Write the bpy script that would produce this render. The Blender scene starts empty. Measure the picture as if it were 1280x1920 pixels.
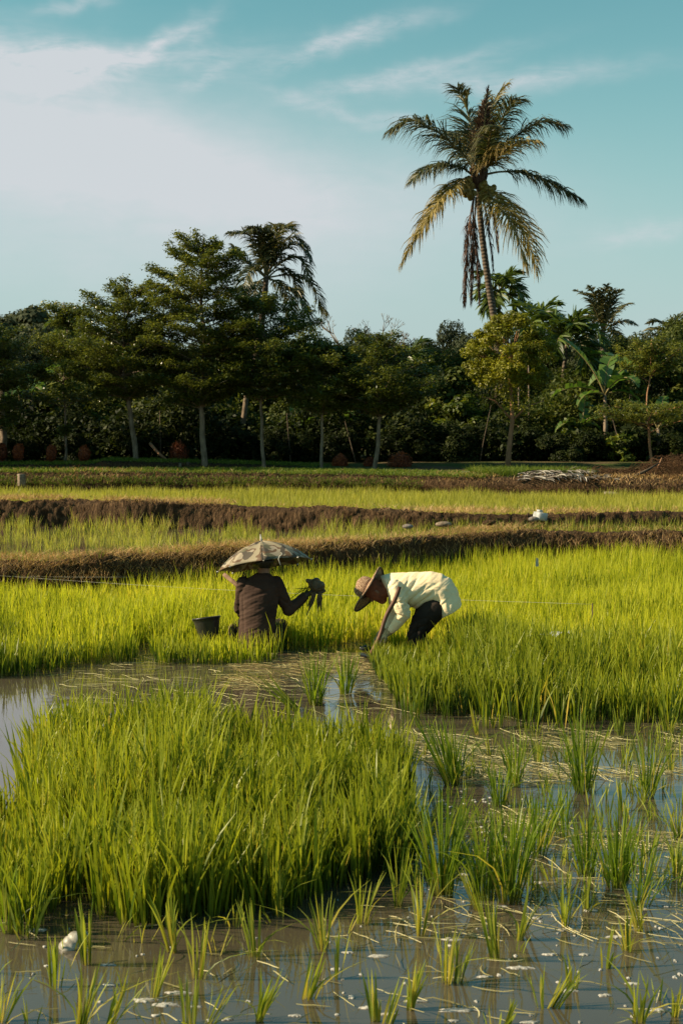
import bpy, math, random
import numpy as np
from mathutils import Vector, Matrix

# ------------------------------------------------------------------ camera, world, sun, exposure
S = bpy.context.scene
COL = S.collection
FPX = 2667.0
CZ = 2.1
TH = math.atan(160.0 / FPX)
cam_d = bpy.data.cameras.new('camera')
cam_d.sensor_fit = 'VERTICAL'; cam_d.sensor_height = 36.0; cam_d.lens = 50.0
cam_d.clip_end = 3000; cam_d.clip_start = 0.1
cam_d.dof.use_dof = True; cam_d.dof.focus_distance = 13.0; cam_d.dof.aperture_fstop = 7.0
cam = bpy.data.objects.new('camera', cam_d); COL.objects.link(cam)
cam.location = (0, 0, CZ); cam.rotation_euler = (math.pi / 2 - TH, 0, 0)
S.camera = cam
S.view_settings.view_transform = 'Standard'
S.view_settings.look = 'None'
S.view_settings.exposure = 0.9
S.view_settings.gamma = 1.0

SUN_EL, SUN_AZ = math.radians(31), math.radians(3)
SUN_DIR = Vector((-math.cos(SUN_EL) * math.cos(SUN_AZ), -math.cos(SUN_EL) * math.sin(SUN_AZ), math.sin(SUN_EL)))
SKY_STRENGTH = 0.0585
w = bpy.data.worlds.new('World'); S.world = w; w.use_nodes = True
nt = w.node_tree; N = nt.nodes; L = nt.links
N.clear()
def wm(op, a, b=None, c=None):
    n = N.new('ShaderNodeMath'); n.operation = op
    for i, v in enumerate((a, b, c)):
        if v is None: continue
        if isinstance(v, (int, float)): n.inputs[i].default_value = v
        else: L.new(v, n.inputs[i])
    return n.outputs[0]
def wmix(f, a, b, mode='MIX'):
    n = N.new('ShaderNodeMix'); n.data_type = 'RGBA'; n.blend_type = mode
    for i, v in ((0, f), (6, a), (7, b)):
        if isinstance(v, (int, float)): n.inputs[i].default_value = v
        elif isinstance(v, tuple): n.inputs[i].default_value = (*v, 1)
        else: L.new(v, n.inputs[i])
    return n.outputs[2]
sky = N.new('ShaderNodeTexSky'); sky.sky_type = 'NISHITA'; sky.sun_disc = False
sky.sun_elevation = SUN_EL; sky.sun_rotation = math.atan2(SUN_DIR.x, SUN_DIR.y)
sky.air_density = 1.0; sky.dust_density = 0.6; sky.ozone_density = 1.0
tc = N.new('ShaderNodeTexCoord')
sx = N.new('ShaderNodeSeparateXYZ'); L.new(tc.outputs['Generated'], sx.inputs[0])
hor = wm('SQRT', wm('ADD', wm('MULTIPLY', sx.outputs[0], sx.outputs[0]), wm('MULTIPLY', sx.outputs[1], sx.outputs[1])))
az = wm('ARCTAN2', sx.outputs[0], sx.outputs[1]); el = wm('ARCTAN2', sx.outputs[2], hor)
cv = N.new('ShaderNodeCombineXYZ'); L.new(az, cv.inputs[0]); L.new(el, cv.inputs[1])
def wnoise(scale, detail, stretch=(1, 1, 1), rot=0.0, dist=0.0, off=0.0):
    mp = N.new('ShaderNodeMapping'); mp.inputs['Scale'].default_value = stretch
    mp.inputs['Rotation'].default_value = (0, 0, rot); mp.inputs['Location'].default_value = (off, off * .7, 0)
    L.new(cv.outputs[0], mp.inputs[0])
    n = N.new('ShaderNodeTexNoise'); n.inputs['Scale'].default_value = scale; n.inputs['Detail'].default_value = detail
    n.inputs['Roughness'].default_value = .6; n.inputs['Distortion'].default_value = dist
    L.new(mp.outputs[0], n.inputs['Vector']); return n.outputs[0]
w1 = wnoise(9, 4); w2 = wnoise(9, 4, off=5.3)
azw = wm('ADD', az, wm('MULTIPLY', wm('SUBTRACT', w1, .5), .10))
elw = wm('ADD', el, wm('MULTIPLY', wm('SUBTRACT', w2, .5), .045))
def lobe(px, py, sxp, syp, ang, amp):            # a soft cloud patch, placed by azimuth and elevation
    a0, e0 = math.atan((px - 640) / FPX), (800 - py) / FPX
    ca, sa = math.cos(ang), math.sin(ang)
    da, de = wm('SUBTRACT', azw, a0), wm('SUBTRACT', elw, e0)
    u = wm('MULTIPLY', wm('ADD', wm('MULTIPLY', da, ca), wm('MULTIPLY', de, sa)), FPX / sxp)
    v = wm('MULTIPLY', wm('SUBTRACT', wm('MULTIPLY', de, ca), wm('MULTIPLY', da, sa)), FPX / syp)
    q = wm('ADD', wm('MULTIPLY', u, u), wm('MULTIPLY', v, v))
    return wm('MULTIPLY', wm('POWER', 2.718, wm('MULTIPLY', q, -1.0)), amp)
fine = wnoise(26, 8, (1, 3.2, 1), rot=-.35, dist=.6)
fine2 = wnoise(60, 8, (1, 4.5, 1), rot=-.3, dist=.8, off=2.0)
tex = wm('ADD', wm('MULTIPLY', fine, 1.5), wm('MULTIPLY', fine2, .7))
tex = wm('SUBTRACT', tex, .55)
wis = None
for a in [(200, 150, 230, 26, .12, .8), (345, 100, 75, 15, .55, .75), (640, 100, 150, 17, .28, .75), (760, 160, 190, 15, .18, .55),
          (920, 178, 230, 22, .03, .65), (150, 62, 80, 14, .3, .55), (1210, 440, 110, 20, .2, .45), (30, 160, 200, 34, -.1, .8), (640, 225, 150, 12, -.25, .45), (395, 160, 40, 12, .5, .55)]:
    l = lobe(*a); wis = l if wis is None else wm('ADD', wis, l)
wis = wm('MULTIPLY', wm('MULTIPLY', wis, tex), 1.3)
veil = wm('ADD', lobe(90, 300, 640, 115, -.10, 1.0), lobe(-250, 250, 450, 85, -.05, .6))
veil = wm('ADD', veil, lobe(560, 390, 330, 70, -.1, .25)); veil = wm('ADD', veil, lobe(260, 480, 620, 120, 0, .5))
veil = wm('MULTIPLY', veil, wm('ADD', .72, wm('MULTIPLY', fine, .5)))
gen = wm('MULTIPLY', wm('SUBTRACT', wnoise(3.0, 6, (1, 2.6, 1), dist=.5, off=9.1), .56), 2.2)   # the rest of the sky has thin cloud too
gmask = wm('MULTIPLY', wm('MAXIMUM', gen, 0.0), wm('SMOOTH_MIN', wm('MULTIPLY', wm('ABSOLUTE', az), 2.0), 1.0, .3))
cl = wm('MINIMUM', wm('MAXIMUM', wm('ADD', wm('ADD', wis, veil), wm('MULTIPLY', gmask, .5)), 0), .95)
# teal grade of the clear sky and a pale veil towards the horizon
base = wmix(1.0, sky.outputs[0], (0.70, 1.30, 0.98), 'MULTIPLY')
hz = wm('POWER', 2.718, wm('MULTIPLY', wm('POWER', wm('DIVIDE', wm('MAXIMUM', el, 0.0), .185), 2.0), -1.0))
base = wmix(wm('MULTIPLY', hz, .93), base, (4.35, 5.15, 5.45))
col = wmix(cl, base, (5.9, 6.2, 6.5))
bg = N.new('ShaderNodeBackground'); bg.inputs[1].default_value = SKY_STRENGTH
L.new(col, bg.inputs[0])
wo = N.new('ShaderNodeOutputWorld'); L.new(bg.outputs[0], wo.inputs[0])

sl = bpy.data.lights.new('sun', 'SUN'); sl.energy = 5.0; sl.angle = math.radians(.53); sl.color = (1, .82, .55)
so = bpy.data.objects.new('sun', sl); COL.objects.link(so); so.location = (-20, 0, 30)
so.rotation_euler = (-SUN_DIR).to_track_quat('-Z', 'Y').to_euler()

# ------------------------------------------------------------------ helpers
rng = np.random.default_rng(7)
random.seed(7)
def at(px, py, d):                    # the place seen at that direction, d metres down the field
    x = (px - 640) / FPX; u = (960 - py) / FPX
    dy = math.cos(TH) + u * math.sin(TH); dz = -math.sin(TH) + u * math.cos(TH)
    k = d / dy
    return Vector((x * k, d, CZ + dz * k))
def gr(px, py, z=0.0):                # the place on level z seen in that direction
    x = (px - 640) / FPX; u = (960 - py) / FPX
    dy = math.cos(TH) + u * math.sin(TH); dz = -math.sin(TH) + u * math.cos(TH)
    k = (z - CZ) / dz
    return Vector((x * k, dy * k, z))
def to_px(P):                         # inverse of gr, for many points at once
    P = np.asarray(P, float)
    f = P[:, 1] * math.cos(TH) - (P[:, 2] - CZ) * math.sin(TH)
    up = P[:, 1] * math.sin(TH) + (P[:, 2] - CZ) * math.cos(TH)
    return 640 + FPX * P[:, 0] / f, 960 - FPX * up / f
def sc(d): return FPX / d

def tag(o, label=None, cat=None, group=None, kind=None):
    if label: o['label'] = label
    if cat: o['category'] = cat
    if group: o['group'] = group
    if kind: o['kind'] = kind
    return o
def empty(name, loc=(0, 0, 0), rz=0, label=None, cat=None, group=None):
    o = bpy.data.objects.new(name, None); COL.objects.link(o); o.location = loc; o.rotation_euler = (0, 0, rz)
    o.empty_display_size = .1
    return tag(o, label, cat, group)
def mesh(name, V, F, mat=None, attrs=None, smooth=False, mats=None, mi=None):
    V = np.asarray(V, np.float32)
    me = bpy.data.meshes.new(name)
    me.vertices.add(len(V)); me.vertices.foreach_set('co', V.ravel())
    if isinstance(F, np.ndarray):
        n, k = F.shape
        me.loops.add(n * k); me.loops.foreach_set('vertex_index', F.astype(np.int32).ravel())
        me.polygons.add(n); me.polygons.foreach_set('loop_start', np.arange(0, n * k, k, dtype=np.int32))
    else:
        tot = sum(len(f) for f in F)
        me.loops.add(tot); me.loops.foreach_set('vertex_index', np.array([i for f in F for i in f], np.int32))
        ls = np.cumsum([0] + [len(f) for f in F[:-1]]).astype(np.int32)
        me.polygons.add(len(F)); me.polygons.foreach_set('loop_start', ls)
        n = len(F)
    if smooth: me.polygons.foreach_set('use_smooth', np.ones(n, bool))
    for m in (mats or ([mat] if mat else [])): me.materials.append(m)
    if mi is not None: me.polygons.foreach_set('material_index', np.asarray(mi, np.int32))
    for k_, v in (attrs or {}).items():
        a = me.attributes.new(k_, 'FLOAT', 'POINT'); a.data.foreach_set('value', np.asarray(v, np.float32))
    me.update(calc_edges=True); me.validate()
    return me
def obj(name, me, parent=None, loc=None):
    o = bpy.data.objects.new(name, me); COL.objects.link(o)
    if parent: o.parent = parent
    if loc is not None: o.location = loc
    return o
def copy_tree(o, parent=None):
    c = o.copy(); COL.objects.link(c); c.parent = parent
    for ch in o.children: copy_tree(ch, c)
    return c

# value noise in numpy
_PERM = rng.random((64, 64, 64)).astype(np.float32)
def vnoise(P, scale=1.0):
    P = np.asarray(P, float) * scale
    i = np.floor(P).astype(int); f = P - i; f = f * f * (3 - 2 * f)
    r = 0
    for dx in (0, 1):
        for dy in (0, 1):
            for dz in (0, 1):
                wgt = (f[:, 0] if dx else 1 - f[:, 0]) * (f[:, 1] if dy else 1 - f[:, 1]) * (f[:, 2] if dz else 1 - f[:, 2])
                r = r + wgt * _PERM[(i[:, 0] + dx) % 64, (i[:, 1] + dy) % 64, (i[:, 2] + dz) % 64]
    return r
def fbm(P, scale=1.0, oct=4):
    r = 0; a = .5
    for k in range(oct):
        r = r + a * (vnoise(P, scale * 2 ** k) - .5) * 2; a *= .5
    return r

# ------------------------------------------------------------------ materials
def mat(name):
    m = bpy.data.materials.new(name); m.use_nodes = True
    t = m.node_tree; t.nodes.clear()
    out = t.nodes.new('ShaderNodeOutputMaterial')
    return m, t, out
def mnode(t, typ, **kw):
    n = t.nodes.new(typ)
    for k, v in kw.items():
        if k.startswith('i_'): n.inputs[k[2:].replace('_', ' ')].default_value = v
        else: setattr(n, k, v)
    return n
def ramp(t, fac, stops, interp='LINEAR'):
    r = t.nodes.new('ShaderNodeValToRGB'); r.color_ramp.interpolation = interp
    e = r.color_ramp.elements
    while len(e) > 1: e.remove(e[-1])
    e[0].position = stops[0][0]; e[0].color = (*stops[0][1], 1)
    for p, c in stops[1:]:
        x = e.new(p); x.color = (*c, 1)
    t.links.new(fac, r.inputs[0]); return r.outputs[0]
def noise(t, scale, detail=4, coord='Object', stretch=None, rough=.55):
    c = t.nodes.new('ShaderNodeTexCoord'); v = c.outputs[coord]
    if stretch:
        mp = t.nodes.new('ShaderNodeMapping'); mp.inputs['Scale'].default_value = stretch
        t.links.new(v, mp.inputs[0]); v = mp.outputs[0]
    n = mnode(t, 'ShaderNodeTexNoise'); n.inputs['Scale'].default_value = scale
    n.inputs['Detail'].default_value = detail; n.inputs['Roughness'].default_value = rough
    t.links.new(v, n.inputs['Vector']); return n.outputs[0]
def mixc(t, f, a, b, mode='MIX'):
    n = t.nodes.new('ShaderNodeMix'); n.data_type = 'RGBA'; n.blend_type = mode
    for i, v in ((0, f), (6, a), (7, b)):
        if isinstance(v, (int, float)): n.inputs[i].default_value = v
        elif isinstance(v, tuple): n.inputs[i].default_value = (*v, 1)
        else: t.links.new(v, n.inputs[i])
    return n.outputs[2]
def bump(t, h, strength=.3, dist=.02):
    b = t.nodes.new('ShaderNodeBump'); b.inputs['Strength'].default_value = strength; b.inputs['Distance'].default_value = dist
    t.links.new(h, b.inputs['Height']); return b.outputs[0]
def principled(t, out, col, rough=.7, spec=.3, normal=None):
    p = t.nodes.new('ShaderNodeBsdfPrincipled')
    if isinstance(col, tuple): p.inputs['Base Color'].default_value = (*col, 1)
    else: t.links.new(col, p.inputs['Base Color'])
    if isinstance(rough, (int, float)): p.inputs['Roughness'].default_value = rough
    else: t.links.new(rough, p.inputs['Roughness'])
    p.inputs['Specular IOR Level'].default_value = spec
    if normal: t.links.new(normal, p.inputs['Normal'])
    if out: t.links.new(p.outputs[0], out.inputs[0])
    return p
def simple(name, c1, c2=None, scale=20, rough=.75, spec=.25, bs=.3, bd=.01, stretch=None, detail=5):
    m, t, out = mat(name)
    n = noise(t, scale, detail, stretch=stretch)
    c = ramp(t, n, [(.3, c1), (.7, c2 or c1)])
    principled(t, out, c, rough, spec, bump(t, n, bs, bd) if bs else None)
    return m
def leafmat(name, stops, tstops=None, trans=.4, rough=.45, spec=.35, tip=None, objvar=.25, basec=None):
    """leaf: colour varies leaf by leaf (attribute rnd) and plant by plant; light passes through"""
    m, t, out = mat(name)
    a = mnode(t, 'ShaderNodeAttribute', attribute_name='rnd')
    oi = t.nodes.new('ShaderNodeObjectInfo')
    mm = mnode(t, 'ShaderNodeMath', operation='MULTIPLY_ADD'); t.links.new(oi.outputs['Random'], mm.inputs[0])
    mm.inputs[1].default_value = objvar; t.links.new(a.outputs['Fac'], mm.inputs[2])
    ms = mnode(t, 'ShaderNodeMath', operation='SUBTRACT'); t.links.new(mm.outputs[0], ms.inputs[0]); ms.inputs[1].default_value = objvar / 2
    c = ramp(t, ms.outputs[0], stops)
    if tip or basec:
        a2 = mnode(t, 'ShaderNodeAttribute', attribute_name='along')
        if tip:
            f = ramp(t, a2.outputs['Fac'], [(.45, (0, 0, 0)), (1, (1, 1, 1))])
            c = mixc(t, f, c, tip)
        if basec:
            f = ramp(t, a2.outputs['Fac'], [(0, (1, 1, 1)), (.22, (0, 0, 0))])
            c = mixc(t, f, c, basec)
    p = principled(t, None, c, rough, spec)
    tr = t.nodes.new('ShaderNodeBsdfTranslucent')
    tcx = mixc(t, 1.0, c, (1.35, 1.35, .75), 'MULTIPLY'); t.links.new(tcx, tr.inputs[0])
    mx = t.nodes.new('ShaderNodeMixShader'); mx.inputs[0].default_value = trans
    t.links.new(p.outputs[0], mx.inputs[1]); t.links.new(tr.outputs[0], mx.inputs[2]); t.links.new(mx.outputs[0], out.inputs[0])
    return m
M = {}
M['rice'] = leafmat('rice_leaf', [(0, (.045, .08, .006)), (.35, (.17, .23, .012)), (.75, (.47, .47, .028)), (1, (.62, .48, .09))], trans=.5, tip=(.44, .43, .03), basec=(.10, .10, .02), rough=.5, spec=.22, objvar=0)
M['rice_far'] = leafmat('rice_leaf_pale', [(0, (.10, .12, .02)), (.45, (.26, .27, .04)), (.8, (.40, .38, .07)), (1, (.50, .40, .12))], trans=.45, tip=(.36, .34, .06), basec=(.14, .12, .05), rough=.5, spec=.2, objvar=0)
M['jungle_shade_tint'] = leafmat('undergrowth_leaf_shade_tint', [(0, (.006, .010, .003)), (.6, (.020, .030, .006)), (1, (.07, .08, .016))], trans=.25, rough=.6, spec=.15, objvar=0)  # jungle leaf with the thicket's shade put into its colour
M['rice_dark'] = leafmat('rice_leaf_dark', [(0, (.045, .085, .008)), (.5, (.115, .18, .012)), (.85, (.20, .26, .018)), (1, (.36, .29, .05))], trans=.5, tip=(.17, .23, .02), basec=(.09, .08, .025), rough=.42, spec=.3, objvar=.1)
M['rice_near'] = leafmat('rice_leaf_near', [(0, (.02, .042, .005)), (.45, (.075, .12, .008)), (.82, (.34, .35, .018)), (1, (.50, .36, .06))], trans=.38, tip=(.27, .29, .02), basec=(.08, .08, .02), rough=.42, spec=.28, objvar=0)  # base darkening and contrasty ramp put shade between blades into the colour
M['rice_small'] = leafmat('rice_leaf_small', [(0, (.06, .10, .010)), (.5, (.20, .24, .020)), (1, (.46, .36, .06))], trans=.45, tip=(.30, .33, .04), basec=(.22, .16, .06), rough=.45, spec=.3, objvar=.35)
M['ketapang'] = leafmat('small_glossy_leaf', [(0, (.038, .052, .010)), (.55, (.10, .118, .020)), (1, (.26, .25, .05))], trans=.38, rough=.36, spec=.5, objvar=.2)
M['bright_tree'] = leafmat('yellow_green_leaf', [(0, (.05, .06, .006)), (.6, (.19, .19, .010)), (1, (.36, .32, .02))], trans=.35, rough=.5, objvar=.1)
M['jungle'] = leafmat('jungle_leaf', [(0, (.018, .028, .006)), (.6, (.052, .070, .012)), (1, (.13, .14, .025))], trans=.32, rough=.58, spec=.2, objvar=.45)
M['jungle_haze_tint'] = leafmat('far_leaf_haze_tint', [(0, (.028, .038, .022)), (1, (.075, .085, .045))], trans=.2, rough=.7, spec=.1, objvar=.2)  # faded greyer and bluer, distance haze put into the leaf colour
M['banana'] = leafmat('banana_leaf', [(0, (.045, .10, .018)), (1, (.12, .19, .035))], trans=.4, rough=.33, spec=.5, objvar=.4)
M['palm'] = leafmat('palm_leaflet', [(0, (.022, .033, .012)), (.6, (.055, .065, .02)), (1, (.16, .12, .04))], trans=.25, rough=.45, spec=.4, tip=(.09, .08, .03), objvar=.25)
M['palm_sun_gold'] = leafmat('palm_leaflet_sun_gold', [(0, (.07, .06, .012)), (.6, (.20, .15, .025)), (1, (.36, .27, .09))], trans=.3, rough=.55, spec=.3, tip=(.26, .18, .07), objvar=.2)  # lit copy of the palm leaflet, sunlit gold put into its colour
M['palm_dead'] = leafmat('palm_leaflet_dead', [(0, (.03, .017, .013)), (1, (.13, .080, .062))], trans=.12, rough=.8, spec=.1, objvar=.2)
M['areca'] = leafmat('areca_leaflet', [(0, (.03, .05, .01)), (1, (.10, .14, .02))], trans=.3, rough=.4, spec=.4, objvar=.4)
M['red_leaf'] = leafmat('red_leaf', [(0, (.03, .015, .008)), (.45, (.15, .034, .014)), (1, (.46, .12, .03))], trans=.25, rough=.5, objvar=.4)
M['straw'] = leafmat('dry_straw', [(0, (.16, .08, .035)), (.45, (.42, .25, .11)), (1, (.72, .52, .28))], trans=.25, rough=.8, spec=.1, objvar=0)
M['straw_float'] = leafmat('floating_straw', [(0, (.10, .085, .03)), (.5, (.24, .21, .08)), (1, (.50, .44, .24))], trans=.1, rough=.6, spec=.3, objvar=0)
M['straw_red'] = leafmat('rotting_straw', [(0, (.09, .055, .02)), (.6, (.22, .16, .06)), (1, (.40, .34, .14))], trans=.1, rough=.6, spec=.3, objvar=0)
M['straw_dark'] = leafmat('dark_dry_stems', [(0, (.04, .022, .012)), (.6, (.12, .065, .035)), (1, (.30, .19, .10))], trans=.15, rough=.85, spec=.1, objvar=0)
M['palm_grey'] = leafmat('bleached_leaflet', [(0, (.05, .04, .035)), (.6, (.14, .12, .105)), (1, (.46, .42, .38))], trans=.1, rough=.8, spec=.1, objvar=.3)
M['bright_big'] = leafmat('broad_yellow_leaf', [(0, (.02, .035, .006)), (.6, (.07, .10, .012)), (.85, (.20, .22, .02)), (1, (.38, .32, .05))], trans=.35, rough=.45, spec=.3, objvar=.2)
M['grass'] = leafmat('short_grass', [(0, (.05, .09, .015)), (.6, (.12, .17, .02)), (1, (.30, .27, .08))], trans=.4, rough=.6, spec=.2, objvar=0)
M['bark'] = simple('pale_bark', (.09, .065, .045), (.26, .20, .145), 14, .85, .15, .6, .02, stretch=(1, 1, .35))
M['bark_red'] = simple('reddish_bark', (.22, .11, .06), (.38, .20, .11), 14, .85, .15, .5, .02, stretch=(1, 1, .3))
M['bark_dark'] = simple('dark_bark', (.05, .038, .028), (.12, .09, .065), 14, .9, .1, .5, .02)
M['rachis'] = simple('frond_stalk', (.10, .085, .03), (.20, .15, .06), 8, .6, .3, 0)
M['rachis_dead'] = simple('dead_frond_stalk', (.08, .045, .03), (.16, .10, .07), 8, .8, .1, 0)
M['coconut'] = simple('coconut_husk', (.13, .095, .02), (.30, .21, .04), 6, .4, .4, .1)
M['wood'] = simple('worn_wood_handle', (.06, .027, .015), (.17, .075, .04), 30, .6, .3, .5, .004, stretch=(1, 1, .15))
M['grey_wood'] = simple('bleached_wood', (.07, .055, .048), (.28, .24, .21), 12, .85, .15, .3)
M['concrete'] = simple('weathered_concrete', (.10, .075, .055), (.26, .20, .15), 18, .9, .15, .5, .02)
M['black_plastic'] = simple('scuffed_black_plastic', (.012, .012, .012), (.035, .033, .03), 9, .38, .5, .25, .01)
M['white_plastic'] = simple('dirty_white_plastic', (.34, .30, .25), (.62, .59, .54), 10, .4, .4, .15, .01)
M['muddy_white'] = simple('mud_stained_white_plastic', (.14, .12, .09), (.50, .47, .41), 22, .45, .4, .5, .01)
M['grey_plastic'] = simple('pale_grey_plastic', (.22, .23, .235), (.46, .47, .47), 8, .5, .4, .2, .01)
M['blue_plastic'] = simple('blue_plastic', (.05, .17, .28), (.07, .24, .38), 8, .4, .4, 0)
M['string'] = simple('white_string', (.4, .38, .32), (.6, .57, .5), 60, .8, .1, 0)
M['foam'] = simple('water_foam', (.20, .19, .165), (.50, .48, .44), 90, .6, .2, .8, .004)
M['skin'] = simple('tanned_skin', (.20, .10, .06), (.30, .155, .09), 30, .5, .4, .1, .002)
M['hair'] = simple('black_hair', (.008, .007, .006), (.02, .018, .015), 60, .5, .4, .5, .003)
M['scarf'] = simple('rust_brown_scarf', (.17, .058, .032), (.27, .10, .058), 22, .85, .1, .5, .006)
M['glove_dark'] = simple('muddy_dark_glove', (.03, .027, .022), (.085, .07, .05), 30, .85, .15, .5, .004)
M['glove_pale'] = simple('muddy_cloth_glove', (.24, .16, .08), (.52, .40, .22), 26, .85, .15, .5, .004)
M['mud_clod'] = simple('wet_mud', (.06, .042, .02), (.15, .105, .05), 22, .55, .4, .9, .02)
M['root'] = simple('muddy_root', (.07, .05, .03), (.16, .11, .06), 30, .7, .3, .4, .004)

m, t, out = mat('ringed_palm_bark'); M['palm_bark'] = m
wv = mnode(t, 'ShaderNodeTexWave'); wv.bands_direction = 'Z'; wv.inputs['Scale'].default_value = 2.6; wv.inputs['Distortion'].default_value = 1.4; wv.inputs['Detail'].default_value = 3
tcn = t.nodes.new('ShaderNodeTexCoord'); t.links.new(tcn.outputs['Object'], wv.inputs['Vector'])
nn = noise(t, 9, 5)
c = mixc(t, nn, ramp(t, wv.outputs[0], [(.1, (.035, .026, .020)), (.5, (.12, .09, .065)), (.9, (.17, .13, .10))]), (.11, .085, .065))
principled(t, out, c, .9, .1, bump(t, wv.outputs[0], .6, .03))
def fabric(name, c1, c2, big=5, rough=.85):
    m, t, out = mat(name)
    n1 = noise(t, big, 5); n2 = noise(t, 260, 2); n3 = noise(t, 16, 5, stretch=(1, 1, 2.4))
    c = ramp(t, n1, [(.3, c1), (.7, c2)])
    add = mnode(t, 'ShaderNodeMath', operation='MULTIPLY_ADD'); t.links.new(n2, add.inputs[0]); add.inputs[1].default_value = .12; t.links.new(n3, add.inputs[2])
    principled(t, out, c, rough, .12, bump(t, add.outputs[0], .42, .012))
    return m
M['brown_shirt'] = fabric('faded_brown_cloth', (.038, .022, .017), (.075, .044, .033))
M['cream_shirt'] = fabric('cream_cloth', (.80, .61, .38), (.92, .76, .50))
M['dark_trousers'] = fabric('black_brown_cloth', (.016, .012, .010), (.042, .030, .024))

m, t, out = mat('camouflage_cloth'); M['camo'] = m
na = noise(t, 6.5, 2, rough=.4); nb = noise(t, 7.5, 2, stretch=(1.3, .8, 1.1), rough=.4)
c = ramp(t, na, [(0, (.31, .26, .175)), (.47, (.31, .26, .175)), (.475, (.15, .09, .052)), (.545, (.15, .09, .052)), (.55, (.36, .30, .22))], 'CONSTANT')
c2 = ramp(t, nb, [(0, (0, 0, 0)), (.58, (1, 1, 1))], 'CONSTANT')
c = mixc(t, c2, c, (.10, .08, .06))
c3 = ramp(t, noise(t, 9, 2, stretch=(.8, 1.2, .9), rough=.4), [(0, (0, 0, 0)), (.62, (1, 1, 1))], 'CONSTANT')
c = mixc(t, c3, c, (.15, .135, .08))
p = principled(t, None, c, .6, .3, bump(t, noise(t, 14, 3), .3, .01))
tr = t.nodes.new('ShaderNodeBsdfTranslucent'); t.links.new(c, tr.inputs[0])
mx = t.nodes.new('ShaderNodeMixShader'); mx.inputs[0].default_value = .22
t.links.new(p.outputs[0], mx.inputs[1]); t.links.new(tr.outputs[0], mx.inputs[2]); t.links.new(mx.outputs[0], out.inputs[0])

m, t, out = mat('woven_straw'); M['straw_hat'] = m
tcn = t.nodes.new('ShaderNodeTexCoord')
vz = mnode(t, 'ShaderNodeTexVoronoi'); vz.inputs['Scale'].default_value = 110; t.links.new(tcn.outputs['Object'], vz.inputs['Vector'])
nn = noise(t, 8, 4)
c = ramp(t, vz.outputs['Color'], [(.2, (.15, .08, .045)), (.5, (.28, .17, .10)), (.85, (.46, .32, .21))])
c = mixc(t, ramp(t, nn, [(.4, (0, 0, 0)), (.7, (.6, .6, .6))]), c, (.24, .15, .09))
principled(t, out, c, .75, .2, bump(t, vz.outputs['Distance'], .8, .006))

# water: murky, opaque with depth of silt, mirror-like surface
m, t, out = mat('muddy_water'); M['water'] = m
n1 = noise(t, .5, 4); n2 = noise(t, 7, 5, stretch=(1, .5, 1)); n3 = noise(t, 1.6, 3)
c = ramp(t, n1, [(.3, (.052, .042, .028)), (.7, (.084, .068, .046))])
ad = mnode(t, 'ShaderNodeMath', operation='MULTIPLY_ADD'); t.links.new(n2, ad.inputs[0]); ad.inputs[1].default_value = .35; t.links.new(n3, ad.inputs[2])
p = principled(t, out, c, .045, .5, bump(t, ad.outputs[0], .10, .02)); p.inputs['IOR'].default_value = 1.85

m, t, out = mat('mud_ground'); M['mud'] = m
n1 = noise(t, .8, 8); n2 = noise(t, 14, 8)
c = mixc(t, .5, ramp(t, n1, [(.3, (.055, .04, .022)), (.7, (.12, .085, .05))]), ramp(t, n2, [(.3, (.05, .04, .02)), (.7, (.13, .10, .06))]))
principled(t, out, c, .9, .1, bump(t, n2, .8, .05))

m, t, out = mat('thicket_floor'); M['floor_green'] = m
n1 = noise(t, .7, 8); n2 = noise(t, 9, 8)
c = mixc(t, ramp(t, n1, [(.42, (0, 0, 0)), (.6, (1, 1, 1))]), ramp(t, n2, [(.3, (.03, .045, .012)), (.7, (.08, .10, .025))]), ramp(t, n2, [(.3, (.06, .04, .02)), (.7, (.14, .10, .055))]))
principled(t, out, c, .95, .08, bump(t, n2, 1, .06))

m, t, out = mat('cracked_earth'); M['earth'] = m
n1 = noise(t, 2.2, 8); n2 = noise(t, 16, 8, stretch=(1.4, 1, .55)); n3 = noise(t, 60, 4)
c = ramp(t, n2, [(.25, (.020, .011, .006)), (.5, (.062, .036, .018)), (.75, (.19, .115, .06))])
c = mixc(t, ramp(t, n1, [(.35, (0, 0, 0)), (.7, (.7, .7, .7))]), c, (.06, .036, .02))
ad = mnode(t, 'ShaderNodeMath', operation='MULTIPLY_ADD'); t.links.new(n3, ad.inputs[0]); ad.inputs[1].default_value = .3; t.links.new(n2, ad.inputs[2])
principled(t, out, c, .92, .1, bump(t, ad.outputs[0], 1.0, .07))

# ------------------------------------------------------------------ field lines (world metres)
def line(pts):
    xs = np.array([p[0] for p in pts]); ys = np.array([p[1] for p in pts])
    o = np.argsort(xs); xs, ys = xs[o], ys[o]
    return lambda x: np.interp(x, xs, ys)
def crest(pts):      # (px, py, z) of the front top edge -> y(x), z(x)
    P = [gr(a, b, c) for a, b, c in pts]
    return line([(p.x, p.y) for p in P]), line([(p.x, p.z) for p in P])
B1y, B1z = crest([(-150, 1059, .51), (0, 1056, .51), (100, 1056, .50), (200, 1049, .52), (330, 1040, .51), (430, 1032, .53), (560, 1027, .52), (700, 1019, .53), (800, 1010, .53), (900, 999, .54), (1000, 995, .53), (1140, 998, .50), (1280, 1000, .49), (1430, 1000, .49)])
B2y, B2z = crest([(-150, 939, .77), (0, 939, .77), (130, 939, .77), (250, 944, .75), (400, 947, .73), (520, 953, .70), (640, 958, .68), (800, 962, .66), (900, 964, .645), (1000, 965, .63), (1140, 964, .63), (1280, 961, .64), (1430, 960, .64)])
BKy = line([(-12, 33.6), (-6, 33.2), (-3, 33.2), (0, 32.8), (3, 31.6), (5, 31.2), (8, 30.8), (12, 30.4)])
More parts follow.
